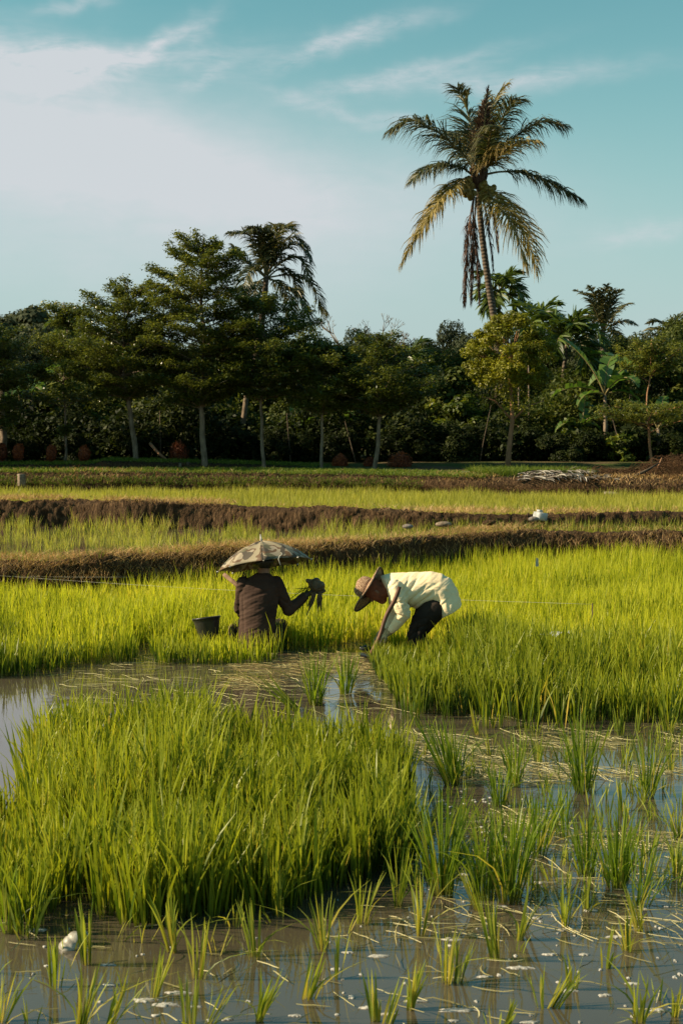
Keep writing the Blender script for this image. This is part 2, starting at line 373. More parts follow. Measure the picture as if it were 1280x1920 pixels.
W1, W2, W3 = 0.0, .31, .46
def ground_z(x, y):
    x = np.asarray(x, float); y = np.asarray(y, float)
    z = np.full(x.shape, -.22)
    z = np.where(y > B1y(x) + .35, .1, z); z = np.where(y > B2y(x) + .35, .3, z)
    bk = BKy(x) + .5
    z = np.where(y > bk, .98 + np.clip((y - bk) * .03, 0, .18) + np.clip(y - 60, 0, 400) * .012, z)
    # low hill behind, higher on the left
    hill = 9.0 * np.exp(-((x + 34) / 16.0) ** 2 - ((y - 150) / 40.0) ** 2) + 3.2 * np.exp(-((x - 8) / 14.0) ** 2 - ((y - 125) / 30.0) ** 2) + 2.5 * np.exp(-((x - 36) / 14.0) ** 2 - ((y - 125) / 30.0) ** 2)
    z = z + hill
    z = np.where(y < 1.6, .45 * np.clip((1.6 - y) / .8, 0, 1) - .1, z)
    return z
xs = np.concatenate([[-600, -300, -150, -90], np.arange(-60, -14, 3.0), np.arange(-14, 14.01, .2), np.arange(17, 60, 3.0), [90, 150, 300, 600]])
ys = np.concatenate([[-30, -8, 0, .8, 1.6, 3, 6, 10, 14], np.arange(15, 42, .2), np.arange(42, 70, 1.0), np.arange(70, 220, 4.0), [260, 400, 800, 1500, 2500]])
X, Y = np.meshgrid(xs, ys); Z = ground_z(X, Y)
P = np.stack([X.ravel(), Y.ravel(), Z.ravel()], 1)
P[:, 2] += fbm(P * (1, 1, 0) + 3, .8, 3) * .03
nx, ny = len(xs), len(ys)
ii = (np.arange(ny - 1)[:, None] * nx + np.arange(nx - 1)[None]).ravel()
F = np.stack([ii, ii + 1, ii + 1 + nx, ii + nx], 1)
cy = P[F].mean(1)
mi = (cy[:, 1] > BKy(cy[:, 0]) + .6).astype(int)
g = obj('ground', mesh('ground', P, F, mats=[M['mud'], M['floor_green']], mi=mi, smooth=True)); tag(g, kind='structure')

def water(z, y0f, y1f, nx_=80):
    x = np.linspace(-16, 16, nx_)
    V = np.concatenate([np.stack([x, y0f(x), np.full(nx_, z)], 1), np.stack([x, y1f(x), np.full(nx_, z)], 1)])
    i = np.arange(nx_ - 1); F = np.stack([i, i + 1, i + 1 + nx_, i + nx_], 1)
    o = obj('water', mesh('water', V, F, M['water'])); return tag(o, kind='structure')
water(W1, lambda x: np.full_like(x, 1.3), lambda x: B1y(x) + .5)
water(W2, lambda x: B1y(x) + .2, lambda x: B2y(x) + .5)
water(W3, lambda x: B2y(x) + .2, lambda x: BKy(x) + .4)

def bund(name, yf, zf, zlow, depth, back_low, x0=-11, x1=11, mats=None, rough=.07, step=.035, seed=0, face=.22, label=None):
    """an earth bank: near face, rough crest and back slope as one sheet"""
    x = np.arange(x0, x1, step); n = len(x)
    prof = []   # (offset along y, weight of height)
    fr = [(-face, -.15), (-face * .85, .05), (-face * .72, .22), (-face * .62, .4), (-face * .5, .58), (-face * .42, .74), (-face * .25, .88), (-face * .05, .97)]
    tp = [(k, 1.0) for k in np.linspace(.04, depth, 8)]
    bk = [(depth + .12, .8), (depth + .22, .5), (depth + .32, .2), (depth + .42, -.15)]
    prof = fr + tp + bk
    V = []
    for j, (dy, hw) in enumerate(prof):
        low = zlow if j < len(fr) + 4 else back_low
        z = low + (zf(x) - low) * hw
        V.append(np.stack([x, yf(x) + dy, z], 1))
    V = np.concatenate(V); r = len(prof)
    Q = V * (1, 1, 2.6) + seed
    V[:, 1] += fbm(Q, .7, 4) * rough * 1.3 + fbm(Q + 9, 7, 3) * rough * .9 + fbm(Q + 13, 19, 2) * rough * .5
    V[:, 2] += fbm(Q + 21, .9, 4) * rough * .9 + fbm(Q + 61, 14, 2) * rough * .4 + np.abs(fbm(Q + 4, 9, 2)) * rough * .5
    V[:, 0] += fbm(Q + 31, 8, 2) * rough * .4
    i = (np.arange(r - 1)[:, None] * n + np.arange(n - 1)[None]).ravel()
    F = np.stack([i, i + 1, i + 1 + n, i + n], 1)
    o = obj(name, mesh(name, V, F, mats or M['earth'], smooth=False)); tag(o, label, kind='structure'); return o
bund('earth_bund', B1y, B1z, -.05, .36, .14, seed=3, rough=.12)
bund('earth_bund', B2y, B2z, .17, .38, .38, seed=17, rough=.12)
bund('field_bank', BKy, lambda x: np.interp(x, [-12, 0, 2.5, 12], [1.04, 1.0, .98, .95]), .35, 1.2, .9, x0=-13, x1=13, seed=40, rough=.08, step=.06, face=.35)
# low second bank under the trees on the left
bund('field_bank', lambda x: np.interp(x, [-13, -7, -4.5, -1, 1], [35.6, 35.4, 35.9, 36.6, 37.2]), lambda x: np.interp(x, [-13, -6.3, -6, -3, -1, 1], [1.10, 1.16, 1.24, 1.16, 1.08, 1.0]), .95, 1.6, .98, x0=-13, x1=1, seed=55, rough=.05, step=.08, face=.4)

# ------------------------------------------------------------------ blades
def blades(base, h, az_, lean, curve, width, segs=3, face=None, tipw=.08):
    """vectorised grass blades. base (n,3); returns verts, faces, along"""
    n = len(h); s = np.linspace(0, 1, segs + 1)
    dirx, diry = np.cos(az_), np.sin(az_)
    out = (lean[:, None] * s + curve[:, None] * s ** 2.4) * h[:, None]
    zz = h[:, None] * (s - .28 * np.minimum(1, np.abs(curve[:, None])) * s ** 3)
    cx = base[:, 0:1] + dirx[:, None] * out; cy_ = base[:, 1:2] + diry[:, None] * out; cz = base[:, 2:3] + zz
    fa = az_ + math.pi / 2 if face is None else face
    fa = fa[:, None] + .5 * (s - .5) * np.sign(curve)[:, None]
    prof = np.interp(s, [0, .15, .6, .85, 1], [.45, .8, 1, .62, tipw])
    wx = np.cos(fa) * width[:, None] * .5 * prof; wy = np.sin(fa) * width[:, None] * .5 * prof
    V = np.empty((n, segs + 1, 2, 3), np.float32)
    V[:, :, 0] = np.stack([cx - wx, cy_ - wy, cz], -1); V[:, :, 1] = np.stack([cx + wx, cy_ + wy, cz], -1)
    k = (segs + 1) * 2
    f0 = np.array([[2 * i, 2 * i + 1, 2 * i + 3, 2 * i + 2] for i in range(segs)])
    F = (np.arange(n)[:, None, None] * k + f0[None]).reshape(-1, 4)
    al = np.tile(np.repeat(s, 2)[None], (n, 1)).ravel()
    return V.reshape(-1, 3), F, al, k
def rice_mass(name, hills, z0, hgt, per, wid, material, label, segs=3, spread=.045, hj=.18, lean=.16, curvy=.28, rnd_scale=.7, hmul=None):
    """hills (n,2) positions; per blades each"""
    n = len(hills)
    hh = hgt * (1 + fbm(np.c_[hills, np.zeros(n)] + 11, 1.3, 3) * .6) * rng.uniform(.86, 1.12, n)
    if hmul is not None: hh = hh * hmul
    idx = np.repeat(np.arange(n), per); m_ = len(idx)
    r = spread * np.sqrt(rng.random(m_)); a = rng.uniform(0, 2 * np.pi, m_)
    base = np.c_[hills[idx, 0] + r * np.cos(a), hills[idx, 1] + r * np.sin(a), np.full(m_, z0 - .02)]
    h = hh[idx] * rng.uniform(1 - hj * 2.6, 1 + hj, m_)
    ln = lean * rng.random(m_) * (.4 + r / spread)
    cu = curvy * rng.random(m_) ** 1.8
    wd = wid * rng.uniform(.6, 1.25, m_)
    face = rng.uniform(0, np.pi, m_)
    aa = a + rng.normal(0, .5, m_)
    V, F, al, k = blades(base, h, aa, ln, cu, wd, segs, face)
    hr = vnoise(np.c_[hills, np.zeros(n)] + 77, 1.1)
    hr2 = vnoise(np.c_[hills, np.zeros(n)] + 177, .45)
    rn = np.clip(.55 * hr[idx] + .45 * hr2[idx] + rng.random(m_) ** 1.3 * .6 - .28, 0, .93)
    rn = np.where(rng.random(m_) < .02, 1.0, rn)
    o = obj(name, mesh(name, V, F, material, {'rnd': np.repeat(rn, k), 'along': al}))
    tag(o, label, 'rice', kind='stuff'); return o
def inpoly(px, py, poly):
    r = np.zeros(len(px), bool); n = len(poly); j = n - 1
    for i in range(n):
        xi, yi = poly[i]; xj, yj = poly[j]
        c = ((yi > py) != (yj > py)) & (px < (xj - xi) * (py - yi) / (yj - yi + 1e-9) + xi)
        r ^= c; j = i
    return r
def jgrid(x0, x1, y0, y1, st, jit=.35, rowst=None):
    x = np.arange(x0, x1, st); y = np.arange(y0, y1, rowst or st); X, Y = np.meshgrid(x, y)
    return np.c_[X.ravel() + rng.normal(0, st * jit, X.size), Y.ravel() + rng.normal(0, (rowst or st) * jit, X.size)]

# main field (behind and right of the workers)
H = jgrid(-6.5, 6.5, 9.6, 23.5, .095)
px, py = to_px(np.c_[H, np.zeros(len(H))])
fld = [(-400, 1284), (0, 1270), (120, 1262), (200, 1246), (236, 1236), (244, 1216), (286, 1213), (290, 1248), (400, 1250), (512, 1246), (518, 1232), (560, 1229), (628, 1222), (640, 1206), (690, 1203), (697, 1240), (700, 1275), (735, 1300), (756, 1340), (900, 1349), (1020, 1356), (1280, 1356), (1700, 1358), (1700, 900), (-400, 900)]
nz_ = fbm(np.c_[H, np.zeros(len(H))] + 31, 1.6, 3); edge_ = (py > 1345) & (py < 1392) & (px > 760) & (rng.random(len(H)) < .085)
ok = (inpoly(px + nz_ * 40, py + nz_ * 16, fld) | edge_) & (H[:, 1] < B1y(H[:, 0]) - .22)
# keep the workers' own ground and the bucket clear
for (cx_, cy_, rx_, ry_) in [(-.86, 13.25, .30, .27), (-1.22, 13.34, .13, .11), (.72, 13.2, .32, .28), (.36, 13.1, .25, .35), (-.33, 13.2, .24, .15)]:
    ok &= (((H[:, 0] - cx_) / rx_) ** 2 + ((H[:, 1] - cy_) / ry_) ** 2) > 1
H = H[ok]; px = px[ok]; py = py[ok]
far = H[:, 1] > 16.5
hm = np.where(py > 1262, 1.12, 1.0)
hm = np.where((px > 270) & (px < 525) & (py > 1218), .74, hm)
hm = np.where((px > 680) & (px < 850) & (py < 1300) & (py > 1195), np.interp(py, [1195, 1300], [.5, .85]), hm)
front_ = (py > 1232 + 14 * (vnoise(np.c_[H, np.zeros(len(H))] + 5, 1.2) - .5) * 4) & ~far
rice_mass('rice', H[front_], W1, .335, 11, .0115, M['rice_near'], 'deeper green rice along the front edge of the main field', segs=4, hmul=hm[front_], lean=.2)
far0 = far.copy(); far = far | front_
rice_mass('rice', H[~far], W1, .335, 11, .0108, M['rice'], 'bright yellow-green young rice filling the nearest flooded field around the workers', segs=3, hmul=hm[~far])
far = far0
rice_mass('rice', H[far][rng.random(far.sum()) < .8], W1, .36, 8, .011, M['rice'], 'young rice at the far side of the near field under the first earth bund', segs=2)
# second field: thinner rows with water between
H = jgrid(-8, 8, 17, 25.5, .17, .18, rowst=.22)
ok = (H[:, 1] > B1y(H[:, 0]) + .55) & (H[:, 1] < B2y(H[:, 0]) - .2)
nn_ = vnoise(np.c_[H, np.zeros(len(H))], .9)
pxx, pyy = to_px(np.c_[H, np.full(len(H), W2)])
keep = rng.random(len(H)) < np.where(pxx < 560, .74, .95)
gap = (vnoise(np.c_[H[:, 0] * 2.2, H[:, 1] * .5, np.zeros(len(H))], 1.0) > .56) & (pxx < 600)
H = H[ok & keep & ~gap]
rice_mass('rice', H, W2, .235, 10, .0085, M['rice_far'], 'thin pale rice seedlings in rows with water showing between two bunds', segs=2, spread=.045, lean=.25, hmul=np.interp(B2y(H[:, 0]) - H[:, 1], [.2, .5, 1.6], [1.45, 1.3, 1.0]))
# third field
H = jgrid(-9.5, 9.5, 23.5, 33.6, .125, .3)
ok = (H[:, 1] > B2y(H[:, 0]) + .6) & (H[:, 1] < BKy(H[:, 0]) - .35)
H = H[ok]
rice_mass('rice', H, W3, .29, 9, .012, M['rice_far'], 'bright rice strip between the second bund and the grassy bank', segs=2, spread=.06)
# the big near stand
H = jgrid(-2.6, .8, 5.6, 10.4, .064)
px, py = to_px(np.c_[H, np.zeros(len(H))])
near = [(-350, 1500), (-100, 1480), (8, 1478), (45, 1440), (70, 1402), (200, 1398), (320, 1392), (420, 1405), (560, 1408), (700, 1412), (745, 1432), (758, 1500), (768, 1600), (748, 1648), (650, 1668), (560, 1688), (505, 1716), (480, 1704), (400, 1700), (335, 1704), (260, 1738), (205, 1728), (180, 1704), (100, 1704), (62, 1742), (0, 1750), (-350, 1770)]
nz_ = fbm(np.c_[H, np.zeros(len(H))] + 41, 2.6, 3)
ok = inpoly(px + nz_ * 60, py + nz_ * 42, near)
H = H[ok]; px = px[ok]; py = py[ok]
hm = np.interp(py, [1390, 1440, 1700, 1750], [1.05, 1.0, .96, .8])
hm *= np.interp(px, [0, 45, 70, 120, 320, 370, 430, 600, 760], [.62, .68, .80, .86, 1.02, 1.0, .82, .80, .78]) * rng.uniform(.66, 1.2, len(px))
keep_ = (vnoise(np.c_[H, np.zeros(len(H))] + 50, 2.6) > .2) & ~((px < 48) & (py < 1540))
H = H[keep_]; hm = hm[keep_]
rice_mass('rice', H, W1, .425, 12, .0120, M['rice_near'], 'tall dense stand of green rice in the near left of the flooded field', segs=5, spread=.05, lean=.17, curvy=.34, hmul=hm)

# ------------------------------------------------------------------ single tufts
def tuft_mesh(h, nb, spread, leanx, width, material, seed, curvy=.3, wide=.3, segs=5):
    r_ = np.random.default_rng(seed)
    a = r_.uniform(0, 2 * np.pi, nb); r = spread * np.sqrt(r_.random(nb))
    base = np.c_[r * np.cos(a), r * np.sin(a), np.full(nb, -.02)]
    hh = h * (1.08 - .7 * r_.random(nb) ** 1.6)
    ln = wide * r_.random(nb) * (.35 + r / spread); cu = curvy * r_.random(nb) ** 1.5; cu = np.where(r_.random(nb) < .12, r_.uniform(.7, 1.5, nb), cu)
    V, F, al, k = blades(base, hh, a + r_.normal(0, .4, nb), ln, cu, width * r_.uniform(.6, 1.15, nb), segs, r_.normal(0, .75, nb))
    V[:, 0] += leanx * V[:, 2]
    rn = np.clip(r_.random(nb) * .9, 0, .9); rn = np.where(r_.random(nb) < .1, 1, rn)
    return mesh('rice_tuft', V, F, material, {'rnd': np.repeat(rn, k), 'along': al})
TUFTS = [  # px, py of the foot, height px, blades, kind (b big / s small / t thin), lean, label
 (592,1322,104,75,'b',0,'upright leafy tuft alone in the channel, just beyond the tall near stand'),
 (648,1302,84,55,'b',.05,'second tuft in the channel, right beside the upright leafy one'),
 (556,1332,70,34,'b',-1.1,'dark tuft knocked flat over floating straw in the channel'),
 (848,1472,125,80,'b',-.22,'broad tuft leaning away to the left, first one right of the tall stand'),
 (968,1474,105,36,'b',.02,'medium tuft in the water between the broad leaning one and the tallest far one'),
 (1092,1487,150,64,'b',.02,'tallest tuft in the far part of the open water'),
 (1212,1494,125,40,'b',.03,'forked green tuft to the right of the tallest far tuft'),
 (827,1680,200,95,'b',0,'big dark green tuft next to the front corner of the tall stand'),
 (908,1685,175,60,'b',-.06,'tall tuft joined at the foot with its darker right neighbour'),
 (954,1692,195,75,'b',.03,'dense dark tuft standing tight against the tall one on its left'),
 (1008,1605,125,50,'b',.06,'bushy mid-water tuft behind the pair of tall dark ones'),
 (1055,1572,115,22,'b',-.1,'sparse tuft with long crossing leaves behind the bushy mid-water one'),
 (1098,1643,135,38,'b',-.05,'slim dark tuft left of the wide fan-shaped one'),
 (1155,1665,160,70,'b',.02,'wide fan-shaped tuft in the middle of the open water'),
 (1200,1700,150,22,'b',.22,'loose tuft bending right beside the fan-shaped one'),
 (935,1512,90,34,'b',0,'short dark tuft in front of the broad leaning one'),
 (1267,1645,68,24,'s',.05,'squat tuft cut off by the frame, with a dark reflection below'),
 (1272,1575,66,20,'s',0,'small tuft at the frame edge above the squat one'),
 (680,1732,98,20,'s',-.02,'light green tuft close in front of the tall stand, straw at its foot'),
 (745,1702,112,22,'s',-.1,'narrow tuft leaning left under the corner of the tall stand'),
 (788,1757,116,15,'s',0,'tall thin yellow-green tuft below the big dark one'),
 (896,1707,95,14,'s',-.1,'thin pale tuft at the foot of the tall joined pair'),
 (926,1800,130,17,'s',.0,'open tuft of few crossing leaves with a long reflection'),
 (972,1762,105,15,'s',.22,'tuft tilting right toward a bent yellow leaf'),
 (1058,1738,100,16,'s',.08,'neat upright tuft standing in a ring of foam'),
 (1100,1708,78,18,'s',-.12,'stubby bright tuft between the foam ring tuft and the fan-shaped one'),
 (1134,1816,82,11,'s',.05,'slender tuft alone on smooth water below the stubby bright one'),
 (1173,1784,80,13,'s',-.02,'dark narrow tuft touching the leaning short one on its right'),
 (1197,1748,88,19,'s',-.1,'short tuft leaning left behind the dark narrow one'),
 (834,1845,110,14,'s',-.05,'stiff upright tuft of broad yellow leaves, left of a twin'),
 (857,1842,82,10,'s',.2,'shorter right-hand twin of the stiff broad-leaved tuft'),
 (1072,1855,78,11,'s',.0,'small straight tuft rising from a foam patch'),
 (768,1893,95,20,'s',.1,'full tuft spreading right near the bottom edge of the photo'),
 (703,1915,100,10,'s',.05,'thin upright tuft at the bottom edge beside white foam'),
 (728,1920,84,14,'s',.25,'tuft leaning hard right between two others at the bottom edge'),
 (1035,1890,82,10,'s',.35,'three-leaved tuft slanting right over foam flecks'),
 (1012,1890,80,5,'s',-.1,'a few single upright leaves left of the slanting three-leaved tuft'),
 (1200,1918,90,15,'s',.2,'tuft of long leaves slanting right near the bottom corner'),
 (1266,1905,62,18,'s',.05,'short thick tuft in the bottom corner of the water'),
 (945,1924,50,14,'s',.15,'low tuft whose foot lies below the bottom edge'),
 (893,1378,66,13,'s',0,'pale tuft just off the edge of the main field, left of the tiny one'),
 (920,1420,50,9,'s',0,'tiny pale tuft amid floating straw'),
 (1008,1432,66,11,'s',0,'narrow pale tuft with a straight reflection, left of the tallest far tuft'),
 (1162,1382,66,15,'s',.05,'bright little tuft off the edge of the main field'),
 (1193,1376,58,12,'s',0,'little tuft close to the right of the bright little one'),
 (1248,1372,62,10,'s',-.15,'little leaning tuft near the frame edge by the main field'),
 (1257,1449,50,9,'s',0,'tiny tuft to the right of the forked green tuft'),
 (1176,1426,52,9,'s',.1,'tiny tuft behind the forked green tuft'),
 (1166,1520,64,11,'s',0,'thin tuft in front of the forked green tuft'),
 (14,1748,130,26,'b',0,'green tuft at the frame edge beside the corner of the tall stand'),
 (162,1808,120,20,'s',-.05,'tuft standing in front of the half-sunk white jug'),
 (108,1852,95,12,'s',.12,'thin tuft with yellow leaves below the white jug'),
 (292,1873,100,13,'s',.1,'slanting tuft rooted in a foam patch at lower left'),
 (322,1785,105,24,'s',-.05,'full tuft right in front of the tall stand, above the slanting one'),
 (370,1835,115,14,'s',.05,'wide open tuft of a few crossing leaves with red stalks'),
 (478,1797,108,16,'s',.08,'trim bright tuft on smooth water below the tall stand'),
 (522,1718,88,22,'s',-.05,'dark-footed tuft touching the front edge of the tall stand'),
 (484,1915,92,18,'s',.15,'tuft fanning right at the bottom edge below the trim bright one'),
 (578,1872,98,16,'s',.12,'curved tuft right of the trim bright one, near the bottom'),
 (606,1784,105,18,'s',.0,'paired tuft of long leaves between the trim bright one and the light green one'),
 (634,1836,88,12,'s',.0,'faint thin tuft just right of the curved one'),
 (152,1932,120,20,'s',.1,'tuft rising from below the bottom edge at lower left'),
 (205,1930,100,10,'s',.3,'leaning leaves beside the tuft at the lower left bottom edge'),
 (355,1927,110,14,'s',.05,'upright tuft cut by the bottom edge under the foam patch'),
 (392,1922,88,9,'s',.55,'strongly slanting leaves right of the tuft under the foam patch'),
 (442,1736,66,6,'t',0,'single faint blades in the shade in front of the tall stand'),
 (4,1918,90,14,'s',.2,'tuft cut off by the bottom left corner'),
]
for i, (px_, py_, hp, nb, kd, ln, lab) in enumerate(TUFTS):
    b = gr(px_, py_, 0); s_ = sc(b.y); h = hp / s_
    if kd == 'b': me = tuft_mesh(h * 1.08, nb, .045 if nb > 40 else .035, ln, .0082, M['rice_dark'], 100 + i, .26, .22)
    else: me = tuft_mesh(h * 1.15, int(nb * .8) + 2, rng.uniform(.012, .026), ln + rng.normal(0, .09), rng.uniform(.0075, .0105), M['rice_small'], 100 + i, rng.uniform(.05, .32), rng.uniform(.05, .2))
    o = obj('rice_tuft', me, loc=b); tag(o, lab if len(lab.split()) >= 4 else lab, 'rice tuft', 'rice tufts standing in the open water')
# scattered single seedlings between them
n = 230
pxs = rng.uniform(765, 1330, n); pys = rng.uniform(1362, 1680, n)
B = np.array([gr(a, b_, 0) for a, b_ in zip(pxs, pys)])
rice_mass('rice', B[:, :2], 0, .15, 5, .008, M['rice_small'], 'scattered thin seedlings too many to count in the open water', segs=3, spread=.03, lean=.4)
n = 26
B = np.array([gr(a, b_, 0) for a, b_ in zip(rng.uniform(-60, 1330, n), rng.uniform(1700, 1960, n))])
rice_mass('rice', B[:, :2], 0, .11, 4, .007, M['rice_small'], 'stray single seedling blades poking out of the near water', segs=3, spread=.03, lean=.7)

# ------------------------------------------------------------------ floating straw, foam
def straw(region_pts, n, material, label, lmin=.1, lmax=.38, z=.006, wd=.006, patch=None):
    P = []
    while len(P) < n:
        a, b_ = rng.uniform(*region_pts[0]), rng.uniform(*region_pts[1])
        p = gr(a, b_, 0)
        if patch is not None and vnoise(np.array([[p.x, p.y, 3.3]]), patch)[0] < .5: continue
        P.append(p)
    P = np.array(P); m_ = len(P); k = 5
    s = np.linspace(-.5, .5, k); Ln = rng.uniform(lmin, lmax, m_)
    a = rng.normal(0, 1.0, m_); cu = rng.normal(0, .55, m_)
    ang = a[:, None] + cu[:, None] * s
    stepx = np.cos(ang) * Ln[:, None] / (k - 1); stepy = np.sin(ang) * Ln[:, None] / (k - 1)
    cx = P[:, 0:1] + np.cumsum(stepx, 1) - stepx.sum(1, keepdims=True) / 2; cy_ = P[:, 1:2] + np.cumsum(stepy, 1) - stepy.sum(1, keepdims=True) / 2
    w_ = wd * rng.uniform(.5, 1.3, m_)[:, None] * np.array([.3, 1, 1, .9, .25]) * .5
    nxv, nyv = -np.sin(ang), np.cos(ang)
    zz = z + rng.uniform(0, .006, m_)[:, None] + np.abs(rng.normal(0, .004, (m_, k)))
    V = np.empty((m_, k, 2, 3)); V[:, :, 0] = np.stack([cx - nxv * w_, cy_ - nyv * w_, zz], -1); V[:, :, 1] = np.stack([cx + nxv * w_, cy_ + nyv * w_, zz + .002], -1)
    f0 = np.array([[2 * i, 2 * i + 1, 2 * i + 3, 2 * i + 2] for i in range(k - 1)])
    F = (np.arange(m_)[:, None, None] * (2 * k) + f0[None]).reshape(-1, 4)
    rn = np.repeat(rng.random(m_), 2 * k)
    o = obj('straw', mesh('straw', V.reshape(-1, 3), F, material, {'rnd': rn})); tag(o, label, 'straw', kind='stuff')
straw(((330, 760), (1225, 1300)), 560, M['straw_red'], 'reddish rotting straw floating in the channel in front of the workers', patch=1.3, wd=.004, lmax=.3)
straw(((100, 760), (1225, 1340)), 420, M['straw_float'], 'thin pale straw floating along the channel', wd=.004)
straw(((740, 1330), (1345, 1590)), 1000, M['straw_float'], 'mats of pale straw drifting among the far tufts', patch=2.0, wd=.0034)
straw(((740, 1330), (1560, 1760)), 220, M['straw_float'], 'loose straw drifting among the middle tufts', wd=.003)
straw(((-40, 1330), (1690, 1935)), 150, M['straw_float'], 'stray straw floating on the near water', wd=.0038, lmax=.16)

def foam_mesh(items, z=.003):
    V = []; F = []
    for (p, rx, ry) in items:
        n = 26; a = np.linspace(0, 2 * np.pi, n, endpoint=False)
        q = rng.random(3) * 50
        rr = np.clip(1 + fbm(np.c_[np.cos(a) * 1.3, np.sin(a) * 1.3, np.zeros(n)] + q, 2.2, 4) * 1.5, .25, 2)
        b0 = len(V); V.append((p.x, p.y, z + .0012))
        for k in range(n): V.append((p.x + rx * .8 * rr[k] * math.cos(a[k]), p.y + ry * .8 * rr[k] * math.sin(a[k]), z + .001))
        for k in range(n): V.append((p.x + rx * rr[k] * math.cos(a[k]), p.y + ry * rr[k] * math.sin(a[k]), z - .004))
        for k in range(n):
            k2 = (k + 1) % n
            F.append((b0, b0 + 1 + k, b0 + 1 + k2)); F.append((b0 + 1 + k, b0 + 1 + n + k, b0 + 1 + n + k2, b0 + 1 + k2))
    return mesh('foam', V, F, M['foam'], smooth=True)
FO = [(865,1894,48,7),(848,1762,22,6),(712,1793,20,5),(652,1786,12,4),(1058,1744,16,5),(1158,1757,18,6),(975,1815,26,6),(1068,1858,22,5),(1108,1708,14,4),(1186,1845,16,5),(1135,1867,17,5),(1235,1895,16,7),
      (780,1878,30,6),(690,1890,22,6),(730,1902,22,5),(1033,1790,16,4),(1095,1790,12,4),(910,1832,18,4),(850,1915,14,5),(998,1918,22,5),(70,1744,22,8),(202,1810,20,5),(270,1876,34,9),(310,1884,30,8),(330,1862,26,5),(205,1848,18,5),
      (88,1812,8,3),(292,1905,12,4),(424,1912,13,4),(466,1878,6,3),(555,1905,16,4),(365,1888,14,3),(268,1790,5,2),(940,1700,12,3),(1010,1655,14,3),(870,1640,10,3),(1210,1705,9,4),(1005,1722,20,4),(1252,1700,14,3),(885,1440,14,3),(905,1540,18,4),(1045,1842,7,3)]
items = []
for a, b_, rx, ry in FO:
    p = gr(a, b_, 0); s_ = sc(p.y); items.append((p, rx * .8 / s_, ry / s_ * p.y / CZ * .42))
for k in range(70):
    a, b_ = rng.uniform(620, 1310), rng.uniform(1560, 1930)
    if k % 5 == 0: a, b_ = rng.uniform(-30, 640), rng.uniform(1750, 1930)
    p = gr(a, b_, 0); s_ = sc(p.y); r = rng.uniform(1.2, 4) * (1 if rng.random() < .9 else 1.8)
    items.append((p, r / s_, r * 1.3 / s_))
for k in range(60):
    p = gr(rng.uniform(800, 990), rng.uniform(1480, 1600), 0); s_ = sc(p.y); r = rng.uniform(1.5, 4.5)
    items.append((p, r / s_, r / s_))
tag(obj('foam', foam_mesh(items)), 'white foam flecks and patches drifting on the brown water', 'foam', kind='stuff')

# ------------------------------------------------------------------ dry grass on bunds
def scrub(name, n, xr, yf, zf, off, material, label, h=(.06, .2), lean=1.2, wd=.006, cat='grass', patch=None, hang=0.0):
    x = rng.uniform(xr[0], xr[1], n)
    if patch:
        k = vnoise(np.c_[x, np.zeros(n), np.zeros(n)] + patch[1], patch[0]); x = x[rng.random(n) < np.clip((k - .3) * 2.2, .12, 1)]; n = len(x)
    dy = rng.uniform(off[0], off[1], n)
    base = np.c_[x, yf(x) + dy, zf(x) + rng.normal(0, .02, n) - hang * np.clip(-dy, 0, 1)]
    hh = rng.uniform(h[0], h[1], n)
    a = rng.uniform(0, 2 * np.pi, n)
    V, F, al, k = blades(base, hh, a, lean * rng.random(n), rng.uniform(-.2, 1.0, n), wd * rng.uniform(.5, 1.3, n), 2, rng.uniform(0, np.pi, n))
    rn = np.clip(rng.random(n) * .6 + .4 * vnoise(base, 1.3), 0, 1)
    o = obj(name, mesh(name, V, F, material, {'rnd': np.repeat(rn, k), 'along': al})); tag(o, label, cat, kind='stuff'); return o
zb1 = lambda x: B1z(x) + .03
scrub('dry_grass', 34000, (-8, 9), B1y, zb1, (-.16, .4), M['straw'], 'matted brown dry grass along the crest of the near bund', h=(.02, .11), lean=2.4, wd=.006, hang=.5, patch=(.7, 5))
scrub('dry_grass', 9000, (-8, 9), B1y, zb1, (-.32, -.05), M['straw'], 'dry grass hanging over the near bund face', h=(-.14, .02), lean=1.2, wd=.005, hang=.6, patch=(1.1, 25))
scrub('dry_grass', 15000, (-10, 10), B2y, lambda x: B2z(x) + .02, (-.1, .55), M['straw'], 'straw coloured dry grass tufts along the second bund', h=(.03, .13), lean=1.5, wd=.008, patch=(1.3, 50))
scrub('green_grass', 1800, (-6, 9), B1y, zb1, (-.2, .6), M['grass'], 'sparse green weeds on the near bund', h=(.05, .16), lean=.8, wd=.007)
zbk = lambda x: np.interp(x, [-12, 0, 2.5, 12], [1.05, 1.01, .99, .96])
scrub('grass', 42000, (-12, 3.2), BKy, zbk, (-.12, 2.6), M['grass'], 'short green grass on top of the far bank', h=(.03, .085), lean=1.0, wd=.02)
scrub('grass', 10000, (-12, 1.8), lambda x: BKy(x) - .2, lambda x: zbk(x) - .28, (-.2, .2), M['grass'], 'grass on the shaded face of the far bank', h=(.03, .1), lean=1.2, wd=.018, hang=-.9)
scrub('grass', 7000, (3.0, 5.6), BKy, zbk, (.5, 2.4), M['grass'], 'taller green grass by the fallen fronds', h=(.08, .24), lean=.8, wd=.016)
scrub('grass', 16000, (-12, .5), lambda x: np.interp(x, [-13, -7, -4.5, -1, 1], [35.6, 35.4, 35.9, 36.6, 37.2]), lambda x: np.interp(x, [-13, -6.3, -6, -3, -1, 1], [1.12, 1.18, 1.26, 1.18, 1.10, 1.0]), (-.2, 1.6), M['grass'], 'short grass on the low rise under the trees', h=(.02, .06), lean=1.0, wd=.02)
